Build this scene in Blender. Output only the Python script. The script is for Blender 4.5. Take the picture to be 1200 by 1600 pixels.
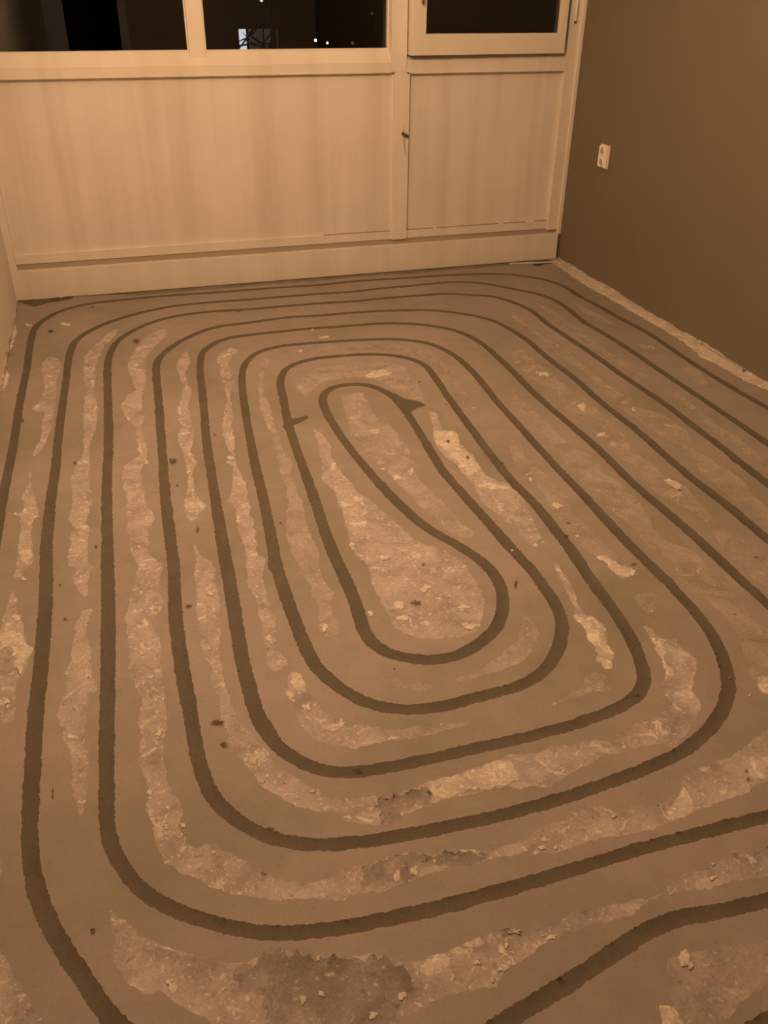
import bpy, bmesh, math, random
import numpy as np
from mathutils import Vector, Matrix, noise
from mathutils.geometry import delaunay_2d_cdt

for o in list(bpy.data.objects):
    bpy.data.objects.remove(o, do_unlink=True)
scene = bpy.context.scene
col = scene.collection
random.seed(7)

# ------------------------------------------------------------------ camera
# room frame: right wall x = 0, window wall y = 0, floor z = 0, metres
CAM = Vector((-2.28794, -4.24432, 1.30))
PITCH, YAW, ROLL, FPX = 0.558130, -0.300477, 0.0118278, 1344.40
fwd = Vector((-math.sin(YAW) * math.cos(PITCH), math.cos(YAW) * math.cos(PITCH), -math.sin(PITCH)))
rt0 = Vector((math.cos(YAW), math.sin(YAW), 0))
up0 = rt0.cross(fwd)
rt = math.cos(ROLL) * rt0 + math.sin(ROLL) * up0
up = -math.sin(ROLL) * rt0 + math.cos(ROLL) * up0
cam_data = bpy.data.cameras.new('camera')
cam = bpy.data.objects.new('camera', cam_data)
col.objects.link(cam)
M = Matrix((rt, up, -fwd)).transposed().to_4x4()
M.translation = CAM
cam.matrix_world = M
cam_data.sensor_fit = 'HORIZONTAL'
cam_data.sensor_width = 36.0
cam_data.lens = FPX / 1200 * 36.0
cam_data.clip_start = 0.02
cam_data.clip_end = 200
scene.camera = cam

# ------------------------------------------------------------------ world: night sky, exposure
world = bpy.data.worlds.new('night_sky')
scene.world = world
world.use_nodes = True
bg = world.node_tree.nodes['Background']
bg.inputs[0].default_value = (0.25, 0.3, 0.4, 1)
bg.inputs[1].default_value = 0.0015
scene.view_settings.view_transform = 'Standard'
scene.view_settings.look = 'None'
scene.view_settings.exposure = 0.0
scene.view_settings.gamma = 1.0
scene.view_settings.use_curve_mapping = False

# the room's lamp: a bare warm bulb hanging from the ceiling (built as an object further down)
LAMP = Vector((-1.84, -2.0, 1.86))
LAMP_COLOR = (1.0, 0.612, 0.348)
LAMP_STRENGTH = 1255.0

# ------------------------------------------------------------------ helpers
def mat(name, base, rough=0.7, spec=0.3):
    m = bpy.data.materials.new(name)
    m.use_nodes = True
    b = m.node_tree.nodes['Principled BSDF']
    b.inputs['Base Color'].default_value = (*base, 1)
    b.inputs['Roughness'].default_value = rough
    b.inputs['Specular IOR Level'].default_value = spec
    return m

class NB:
    """small helper to wire procedural nodes"""
    def __init__(s, m):
        s.m = m; s.t = m.node_tree; s.b = s.t.nodes['Principled BSDF']
        s.co = s.t.nodes.new('ShaderNodeTexCoord').outputs['Object']
    def map(s, scale):
        n = s.t.nodes.new('ShaderNodeMapping'); n.inputs['Scale'].default_value = scale
        s.t.links.new(s.co, n.inputs['Vector']); return n.outputs[0]
    def noise(s, scale, detail=4, rough=0.55, vec=None, dist=0.0):
        n = s.t.nodes.new('ShaderNodeTexNoise')
        n.inputs['Scale'].default_value = scale; n.inputs['Detail'].default_value = detail
        n.inputs['Roughness'].default_value = rough; n.inputs['Distortion'].default_value = dist
        s.t.links.new(vec or s.co, n.inputs['Vector']); return n.outputs['Fac']
    def voro(s, scale, feature='F1', vec=None):
        n = s.t.nodes.new('ShaderNodeTexVoronoi'); n.feature = feature
        n.inputs['Scale'].default_value = scale
        s.t.links.new(vec or s.co, n.inputs['Vector']); return n.outputs['Distance']
    def ramp(s, fac, stops, interp='LINEAR'):
        n = s.t.nodes.new('ShaderNodeValToRGB'); r = n.color_ramp; r.interpolation = interp
        while len(r.elements) < len(stops): r.elements.new(0.5)
        for e, (p, c) in zip(r.elements, stops):
            e.position = p; e.color = (*c, 1) if len(c) == 3 else c
        s.t.links.new(fac, n.inputs[0]); return n.outputs[0]
    def mix(s, fac, a, b, mode='MIX'):
        n = s.t.nodes.new('ShaderNodeMix'); n.data_type = 'RGBA'; n.blend_type = mode
        for sock, v in ((n.inputs[0], fac), (n.inputs[6], a), (n.inputs[7], b)):
            if isinstance(v, (int, float)): sock.default_value = v
            elif isinstance(v, tuple): sock.default_value = (*v, 1)
            else: s.t.links.new(v, sock)
        return n.outputs[2]
    def math(s, op, a, b=0.0):
        n = s.t.nodes.new('ShaderNodeMath'); n.operation = op
        for sock, v in ((n.inputs[0], a), (n.inputs[1], b)):
            if isinstance(v, (int, float)): sock.default_value = v
            else: s.t.links.new(v, sock)
        return n.outputs[0]
    def bump(s, h, strength=0.3, dist=0.002):
        n = s.t.nodes.new('ShaderNodeBump'); n.inputs['Strength'].default_value = strength
        n.inputs['Distance'].default_value = dist
        s.t.links.new(h, n.inputs['Height']); s.t.links.new(n.outputs[0], s.b.inputs['Normal'])
    def color(s, c): s.t.links.new(c, s.b.inputs['Base Color'])

def grey(v): return (v, v, v)

def tag(o, label=None, cat=None, group=None, kind=None):
    if label: o['label'] = label
    if cat: o['category'] = cat
    if group: o['group'] = group
    if kind: o['kind'] = kind
    return o

def link(name, me, material, parent=None, smooth=False):
    if material is not None: me.materials.append(material)
    if smooth:
        for p in me.polygons: p.use_smooth = True
    o = bpy.data.objects.new(name, me)
    col.objects.link(o)
    if parent is not None: o.parent = parent
    return o

def empty(name, loc=(0, 0, 0)):
    o = bpy.data.objects.new(name, None); col.objects.link(o); o.location = loc
    o.empty_display_size = 0.05
    return o

def bm_box(bm, x0, x1, y0, y1, z0, z1):
    v = [bm.verts.new(p) for p in ((x0,y0,z0),(x1,y0,z0),(x1,y1,z0),(x0,y1,z0),(x0,y0,z1),(x1,y0,z1),(x1,y1,z1),(x0,y1,z1))]
    for f in ((0,3,2,1),(4,5,6,7),(0,1,5,4),(1,2,6,5),(2,3,7,6),(3,0,4,7)):
        bm.faces.new([v[i] for i in f])

def bm_obj(name, bm, material, parent=None, bevel=0.0, smooth=False, seg=2):
    if bevel > 0:
        bmesh.ops.bevel(bm, geom=bm.edges[:] , offset=bevel, segments=seg, affect='EDGES', profile=0.6)
    bmesh.ops.recalc_face_normals(bm, faces=bm.faces[:])
    me = bpy.data.meshes.new(name); bm.to_mesh(me); bm.free()
    return link(name, me, material, parent, smooth)

def box(name, x0, x1, y0, y1, z0, z1, material, parent=None, bevel=0.0):
    bm = bmesh.new(); bm_box(bm, x0, x1, y0, y1, z0, z1)
    return bm_obj(name, bm, material, parent, bevel)

def prism_x(name, prof, x0, x1, material, parent=None, bevel=0.0):
    """extrude a y-z profile along x"""
    bm = bmesh.new()
    a = [bm.verts.new((x0, y, z)) for y, z in prof]; b = [bm.verts.new((x1, y, z)) for y, z in prof]
    bm.faces.new(a); bm.faces.new(b[::-1])
    n = len(prof)
    for i in range(n): bm.faces.new((a[i], b[i], b[(i+1) % n], a[(i+1) % n]))
    return bm_obj(name, bm, material, parent, bevel)

def lathe(bm, prof, centre, axis='Z', seg=20):
    """revolve (r, h) pairs; profile ends closed when r = 0"""
    rings = []
    for r, h in prof:
        ring = []
        k = 1 if r < 1e-6 else seg
        for i in range(k):
            a = 2 * math.pi * i / seg
            x, y = r * math.cos(a), r * math.sin(a)
            p = {'Z': (x, y, h), 'X': (h, x, y), 'Y': (x, h, y)}[axis]
            ring.append(bm.verts.new(Vector(centre) + Vector(p)))
        rings.append(ring)
    for A, B in zip(rings[:-1], rings[1:]):
        for i in range(seg):
            j = (i + 1) % seg
            if len(A) == 1 and len(B) == 1: continue
            if len(A) == 1: bm.faces.new((A[0], B[i], B[j]))
            elif len(B) == 1: bm.faces.new((A[i], B[0], A[j]))
            else: bm.faces.new((A[i], B[i], B[j], A[j]))
    for R_ in (rings[0], rings[-1]):
        if len(R_) > 1: bm.faces.new(R_)

def tube(bm, pts, radii, seg=8):
    pts = [Vector(p) for p in pts]; prev = None
    for i, p in enumerate(pts):
        d = (pts[min(i+1, len(pts)-1)] - pts[max(i-1, 0)]).normalized()
        ref = Vector((0, 0, 1)) if abs(d.z) < 0.9 else Vector((1, 0, 0))
        u = d.cross(ref).normalized(); w = d.cross(u)
        r = radii[i] if isinstance(radii, (list, tuple)) else radii
        ring = [bm.verts.new(p + r * (math.cos(2*math.pi*k/seg) * u + math.sin(2*math.pi*k/seg) * w)) for k in range(seg)]
        if prev:
            for k in range(seg): bm.faces.new((prev[k], prev[(k+1) % seg], ring[(k+1) % seg], ring[k]))
        else: bm.faces.new(ring)
        prev = ring
    bm.faces.new(prev[::-1])

# ------------------------------------------------------------------ materials
def make_skim():
    m = mat('skim_coat', (0.4, 0.37, 0.31), 0.62, 0.25); n = NB(m)
    big = n.noise(2.3, 3, 0.5, dist=0.4)
    c = n.ramp(big, [(0.32, (0.283, 0.250, 0.200)), (0.50, (0.325, 0.284, 0.240)), (0.68, (0.368, 0.310, 0.275))])
    mid = n.noise(14, 5, 0.6)
    c = n.mix(0.55, c, n.ramp(mid, [(0.25, grey(0.80)), (0.6, grey(1.0)), (0.8, grey(1.08))]), 'MULTIPLY')
    spk = n.noise(120, 2, 0.5)
    c = n.mix(0.35, c, n.ramp(spk, [(0.30, grey(0.7)), (0.42, grey(1.0)), (0.72, grey(1.0)), (0.80, grey(1.25))]), 'MULTIPLY')
    n.color(c)
    h = n.math('ADD', n.math('MULTIPLY', n.noise(45, 3, 0.5), 0.5), n.math('MULTIPLY', n.noise(260, 2), 0.2))
    n.bump(h, 0.22, 0.002)
    return m

def make_groove():
    m = mat('groove_filler', (0.155, 0.128, 0.085), 0.8, 0.2); n = NB(m)
    c = n.ramp(n.noise(9, 4, 0.6), [(0.3, (0.120, 0.103, 0.074)), (0.7, (0.150, 0.128, 0.093))])
    c = n.mix(0.4, c, n.ramp(n.noise(170, 2), [(0.3, grey(0.72)), (0.6, grey(1.05))]), 'MULTIPLY')
    n.color(c); n.bump(n.noise(200, 3), 0.3, 0.0015)
    return m

def make_bare(name, lo, mid_, hi, fleck, dark, fl=0.60):
    m = mat(name, mid_, 0.85, 0.2); n = NB(m)
    a = n.noise(11, 6, 0.62, dist=0.8)
    c = n.ramp(a, [(0.32, lo), (0.50, mid_), (0.66, hi)])
    f = n.noise(26, 6, 0.66, dist=0.7)
    c = n.mix(n.ramp(f, [(fl, grey(0)), (fl + 0.07, grey(0.9))]), c, fleck)
    f2 = n.noise(85, 4, 0.7, dist=0.4)
    c = n.mix(n.ramp(f2, [(fl + 0.01, grey(0)), (fl + 0.06, grey(0.85))]), c, fleck)
    d = n.noise(48, 4, 0.65, dist=0.5)
    c = n.mix(n.ramp(d, [(0.28, grey(0.7)), (0.40, grey(0))]), c, dark)
    g = n.noise(150, 3, 0.6)
    c = n.mix(0.5, c, n.ramp(g, [(0.3, grey(0.78)), (0.5, grey(1.0)), (0.72, grey(1.22))]), 'MULTIPLY')
    n.color(c)
    h = n.math('ADD', n.math('MULTIPLY', n.noise(55, 6, 0.7, dist=0.5), 1.0), n.math('MULTIPLY', n.noise(210, 3), 0.4))
    n.bump(h, 0.75, 0.004)
    return m

M_SKIM = make_skim()
M_GROOVE = make_groove()
M_BARE = make_bare('bare_concrete', (0.325, 0.282, 0.255), (0.435, 0.378, 0.345), (0.53, 0.463, 0.42), (0.72, 0.645, 0.56), (0.23, 0.195, 0.16), 0.58)
M_WORN = make_bare('worn_skim', (0.29, 0.251, 0.205), (0.365, 0.315, 0.268), (0.425, 0.366, 0.313), (0.56, 0.49, 0.415), (0.24, 0.205, 0.16), 0.605)
M_PALE = make_bare('pale_concrete', (0.30, 0.26, 0.222), (0.39, 0.337, 0.295), (0.46, 0.40, 0.352), (0.60, 0.53, 0.455), (0.25, 0.213, 0.172), 0.60)
M_DIRTY = make_bare('dirty_concrete', (0.22, 0.19, 0.162), (0.315, 0.272, 0.24), (0.42, 0.362, 0.322), (0.56, 0.49, 0.42), (0.13, 0.11, 0.088), 0.60)
M_PLASTER = make_bare('old_plaster', (0.47, 0.41, 0.35), (0.59, 0.52, 0.44), (0.67, 0.60, 0.51), (0.80, 0.73, 0.62), (0.30, 0.255, 0.20), 0.545)
M_GRIME_SHADE = make_bare('dirt_and_shade', (0.085, 0.07, 0.045), (0.125, 0.10, 0.07), (0.17, 0.145, 0.105), (0.22, 0.185, 0.14), (0.06, 0.05, 0.03), 0.65)  # dirt tone; along the plinth it also stands for shadow
M_DUST = make_bare('dusty_edge', (0.175, 0.15, 0.11), (0.215, 0.185, 0.14), (0.25, 0.215, 0.17), (0.33, 0.285, 0.23), (0.12, 0.10, 0.07), 0.66)

def make_fleck():
    m = mat('plaster_fleck', (0.8, 0.72, 0.58), 0.8, 0.2); n = NB(m)
    n.color(n.ramp(n.noise(60, 4, 0.65), [(0.3, (0.50, 0.438, 0.38)), (0.6, (0.72, 0.645, 0.55))]))
    n.bump(n.noise(150, 3), 0.4, 0.002)
    return m
M_FLECK = make_fleck()
def make_stain():
    m = mat('dark_stain', (0.1, 0.075, 0.05), 0.8, 0.2); n = NB(m)
    n.color(n.ramp(n.noise(90, 3), [(0.3, (0.07, 0.05, 0.03)), (0.7, (0.13, 0.10, 0.068))]))
    at_ = n.t.nodes.new('ShaderNodeAttribute'); at_.attribute_name = 'fade'
    al = n.math('MULTIPLY', at_.outputs['Fac'], n.ramp(n.noise(160, 4, 0.65), [(0.32, grey(0.1)), (0.6, grey(1.0))]))
    n.t.links.new(n.ramp(al, [(0.15, grey(0)), (0.60, grey(0.72))]), n.b.inputs['Alpha'])
    return m
M_STAIN = make_stain()

def make_paint(name, base, streak=0.0, rough=0.5, spec=0.4, grain=0.1):
    m = mat(name, base, rough, spec); n = NB(m)
    c = n.mix(1.0, base, n.ramp(n.noise(3.0, 3), [(0.3, grey(0.96)), (0.7, grey(1.03))]), 'MULTIPLY')
    if streak:
        # vertical roller marks in the gloss paint, about 20 cm apart
        s = n.noise(1.0, 3, 0.55, vec=n.map((8.0, 0.0, 0.35)))
        c = n.mix(streak, c, n.ramp(s, [(0.30, (0.62, 0.56, 0.42)), (0.52, (0.95, 0.94, 0.92)), (0.7, (1.08, 1.08, 1.10))]), 'MULTIPLY')
    n.color(c)
    n.bump(n.noise(140, 3), grain, 0.001)
    return m
M_CREAM = make_paint('cream_gloss_paint', (0.80, 0.745, 0.66), 0.34, 0.38, 0.5)
M_FRAME = make_paint('cream_frame_paint', (0.81, 0.755, 0.66), 0.25, 0.35, 0.5)
M_SASH = make_paint('sash_paint', (0.80, 0.74, 0.63), 0.1, 0.35, 0.5)
M_LEFTWALL = make_paint('left_wall_plaster', (0.74, 0.69, 0.60), 0.0, 0.85, 0.2, 0.5)
M_TAUPE = make_paint('taupe_wall_paint', (0.18, 0.154, 0.103), 0.0, 0.62, 0.3, 0.25)
M_BACK = make_paint('back_wall_paint', (0.52, 0.47, 0.39), 0.0, 0.8, 0.2, 0.3)
M_CEIL = make_paint('ceiling_paint', (0.78, 0.74, 0.68), 0.0, 0.85, 0.2, 0.3)
M_PLASTIC = mat('white_plastic', (0.86, 0.81, 0.73), 0.35, 0.5)
M_DARKHOLE = mat('dark_socket_hole', (0.10, 0.08, 0.06), 0.6)
M_METAL = mat('dull_metal', (0.45, 0.40, 0.33), 0.4); M_METAL.node_tree.nodes['Principled BSDF'].inputs['Metallic'].default_value = 0.9
M_RUST = mat('rusty_metal', (0.10, 0.07, 0.045), 0.7)
M_LATH = make_paint('pale_lath_wood', (0.66, 0.60, 0.50), 0.0, 0.7, 0.2, 0.3)
M_STRIP = make_paint('rail_shade_strip', (0.41, 0.35, 0.27), 0.0, 0.7, 0.2, 0.3)  # brown tone stands in for the shadow under the bottom rail
M_CRACK = make_paint('open_joint_dirt', (0.42, 0.355, 0.27), 0.0, 0.9, 0.1, 0.3)
M_GREY = make_paint('pale_casing_paint', (0.80, 0.84, 0.95), 0.0, 0.5, 0.3)  # kept bright so the added casing shows in the pane's reflection
M_DARK = mat('near_black', (0.02, 0.017, 0.012), 0.9, 0.1)

def make_glass():
    m = bpy.data.materials.new('window_glass'); m.use_nodes = True
    t = m.node_tree; t.nodes.clear()
    o = t.nodes.new('ShaderNodeOutputMaterial'); tr = t.nodes.new('ShaderNodeBsdfTransparent')
    gl = t.nodes.new('ShaderNodeBsdfGlossy'); gl.inputs['Roughness'].default_value = 0.01
    fr = t.nodes.new('ShaderNodeFresnel'); fr.inputs['IOR'].default_value = 1.58
    mx = t.nodes.new('ShaderNodeMixShader')
    tr.inputs[0].default_value = (0.92, 0.94, 0.93, 1)
    t.links.new(fr.outputs[0], mx.inputs[0]); t.links.new(tr.outputs[0], mx.inputs[1])
    t.links.new(gl.outputs[0], mx.inputs[2]); t.links.new(mx.outputs[0], o.inputs[0])
    return m
M_GLASS = make_glass()

def emitter(name, color, strength):
    m = bpy.data.materials.new(name); m.use_nodes = True
    b = m.node_tree.nodes['Principled BSDF']
    b.inputs['Base Color'].default_value = (*color, 1)
    b.inputs['Emission Color'].default_value = (*color, 1)
    b.inputs['Emission Strength'].default_value = strength
    return m

# ------------------------------------------------------------------ traced floor plan (millimetres on the floor)
GROOVE=[(-135,-5300),(-135,-4400),(-135,-3600),(-136,-2146),(-149,-1963),(-162,-1730),(-162,-1449),(-152,-1194),(-173,-961),(-185,-783),(-199,-633),(-202,-471),(-239,-368),(-294,-298),(-371,-231),(-510,-183),(-694,-157),(-898,-148),(-1162,-133),(-1362,-144),(-1521,-139),(-1724,-131),(-1884,-134),(-2063,-121),(-2258,-127),(-2394,-139),(-2488,-160),(-2577,-219),(-2635,-300),(-2674,-399),(-2690,-577),(-2692,-874),(-2700,-1149),(-2705,-1557),(-2716,-1968),(-2722,-2600),(-2725,-3200),(-2715,-3550),(-2650,-3740),(-2500,-3840),(-2200,-3850),(-1800,-3810),(-1539,-3765),(-1414,-3751),(-1100,-3740),(-800,-3710),(-600,-3600),(-510,-3400),(-505,-3000),(-509,-2598),(-505,-2425),(-494,-2195),(-491,-2027),(-487,-1807),(-500,-1559),(-502,-1362),(-513,-1127),(-522,-961),(-516,-750),(-552,-636),(-595,-546),(-688,-491),(-800,-441),(-863,-434),(-991,-430),(-1117,-425),(-1276,-431),(-1426,-419),(-1577,-416),(-1755,-415),(-1964,-403),(-2129,-438),(-2252,-531),(-2337,-651),(-2377,-781),(-2395,-956),(-2401,-1191),(-2408,-1547),(-2424,-1903),(-2433,-2307),(-2439,-2572),(-2447,-2789),(-2452,-2914),(-2456,-3047),(-2458,-3107),(-2454,-3176),(-2436,-3231),(-2403,-3291),(-2355,-3338),(-2284,-3388),(-2212,-3422),(-2138,-3440),(-2034,-3450),(-1925,-3456),(-1811,-3456),(-1690,-3454),(-1563,-3451),(-1434,-3452),(-1300,-3455),(-1215,-3454),(-1080,-3430),(-950,-3350),(-893,-3200),(-891,-3062),(-891,-2925),(-890,-2751),(-888,-2617),(-893,-2452),(-898,-2297),(-890,-2069),(-898,-1781),(-901,-1609),(-892,-1399),(-890,-1248),(-895,-1100),(-936,-939),(-1043,-828),(-1171,-767),(-1303,-748),(-1409,-744),(-1594,-735),(-1781,-741),(-1920,-765),(-2012,-867),(-2045,-999),(-2073,-1324),(-2105,-1713),(-2123,-2054),(-2135,-2292),(-2138,-2377),(-2144,-2515),(-2152,-2655),(-2157,-2778),(-2156,-2862),(-2155,-2937),(-2146,-2986),(-2130,-3038),(-2097,-3087),(-2055,-3125),(-2005,-3144),(-1942,-3149),(-1856,-3153),(-1768,-3153),(-1676,-3154),(-1580,-3152),(-1489,-3145),(-1412,-3131),(-1365,-3113),(-1329,-3083),(-1303,-3026),(-1283,-2948),(-1269,-2867),(-1264,-2783),(-1258,-2687),(-1246,-2579),(-1242,-2472),(-1238,-2324),(-1247,-2194),(-1243,-2020),(-1232,-1803),(-1218,-1562),(-1202,-1358),(-1205,-1238),(-1263,-1146),(-1365,-1092),(-1494,-1075),(-1626,-1080),(-1723,-1135),(-1774,-1244),(-1796,-1418),(-1819,-1612),(-1830,-1771),(-1839,-1976),(-1850,-2194),(-1858,-2329),(-1860,-2478),(-1858,-2578),(-1863,-2675),(-1868,-2766),(-1853,-2817),(-1805,-2860),(-1739,-2888),(-1681,-2885),(-1619,-2858),(-1564,-2819),(-1518,-2749),(-1492,-2676),(-1486,-2609),(-1501,-2545),(-1533,-2464),(-1579,-2376),(-1610,-2262),(-1633,-2128),(-1658,-1929),(-1673,-1719),(-1672,-1531),(-1657,-1440),(-1607,-1371),(-1532,-1355),(-1460,-1393),(-1415,-1490),(-1404,-1628),(-1409,-1763),(-1418,-1920),(-1427,-2064),(-1419,-2208),(-1409,-2348),(-1397,-2529),(-1388,-2620),(-1388,-2706),(-1393,-2793),(-1412,-2855),(-1450,-2916),(-1492,-2962),(-1545,-2999),(-1615,-3018),(-1690,-3020),(-1765,-3026),(-1837,-3018),(-1896,-2997),(-1941,-2957),(-1980,-2893),(-2007,-2822),(-2013,-2736),(-2016,-2638),(-2017,-2524),(-2015,-2410),(-2005,-2313),(-1988,-2065),(-1973,-1822),(-1944,-1472),(-1912,-1200),(-1881,-1065),(-1818,-957),(-1722,-910),(-1541,-907),(-1361,-926),(-1230,-954),(-1114,-1032),(-1062,-1143),(-1046,-1268),(-1046,-1427),(-1061,-1623),(-1066,-1787),(-1076,-2138),(-1077,-2333),(-1080,-2478),(-1082,-2610),(-1078,-2697),(-1077,-2823),(-1084,-2941),(-1102,-3024),(-1135,-3103),(-1176,-3164),(-1230,-3211),(-1295,-3249),(-1362,-3276),(-1469,-3295),(-1568,-3306),(-1683,-3314),(-1810,-3314),(-1931,-3308),(-1989,-3303),(-2101,-3284),(-2169,-3253),(-2224,-3203),(-2247,-3169),(-2262,-3145),(-2278,-3086),(-2283,-3024),(-2285,-2889),(-2288,-2753),(-2285,-2578),(-2270,-2354),(-2267,-2222),(-2262,-2014),(-2246,-1673),(-2230,-1337),(-2219,-1070),(-2209,-961),(-2177,-865),(-2094,-740),(-1946,-615),(-1784,-592),(-1608,-571),(-1465,-583),(-1287,-587),(-1170,-600),(-1067,-615),(-941,-653),(-814,-751),(-745,-840),(-708,-985),(-695,-1109),(-699,-1322),(-692,-1545),(-702,-1735),(-696,-2009),(-704,-2177),(-707,-2347),(-700,-2485),(-703,-2680),(-704,-2834),(-700,-3000),(-700,-3300),(-780,-3500),(-950,-3585),(-1150,-3600),(-1337,-3602),(-1410,-3597),(-1483,-3595),(-1584,-3583),(-1648,-3591),(-1716,-3610),(-1804,-3631),(-1875,-3646),(-2100,-3690),(-2300,-3640),(-2456,-3495),(-2487,-3438),(-2519,-3377),(-2549,-3313),(-2570,-3248),(-2586,-3167),(-2591,-3038),(-2590,-2943),(-2591,-2813),(-2585,-2681),(-2583,-2530),(-2582,-2361),(-2586,-2162),(-2580,-1923),(-2570,-1684),(-2568,-1549),(-2558,-1300),(-2547,-1042),(-2533,-746),(-2511,-619),(-2429,-483),(-2290,-368),(-2096,-285),(-1902,-272),(-1732,-279),(-1549,-279),(-1394,-281),(-1238,-292),(-1072,-275),(-941,-278),(-803,-267),(-672,-280),(-573,-334),(-468,-448),(-363,-589),(-339,-742),(-353,-973),(-333,-1239),(-332,-1486),(-331,-1707),(-328,-1962),(-329,-2195),(-326,-2376),(-320,-3600),(-320,-4400),(-320,-5300)]
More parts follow.
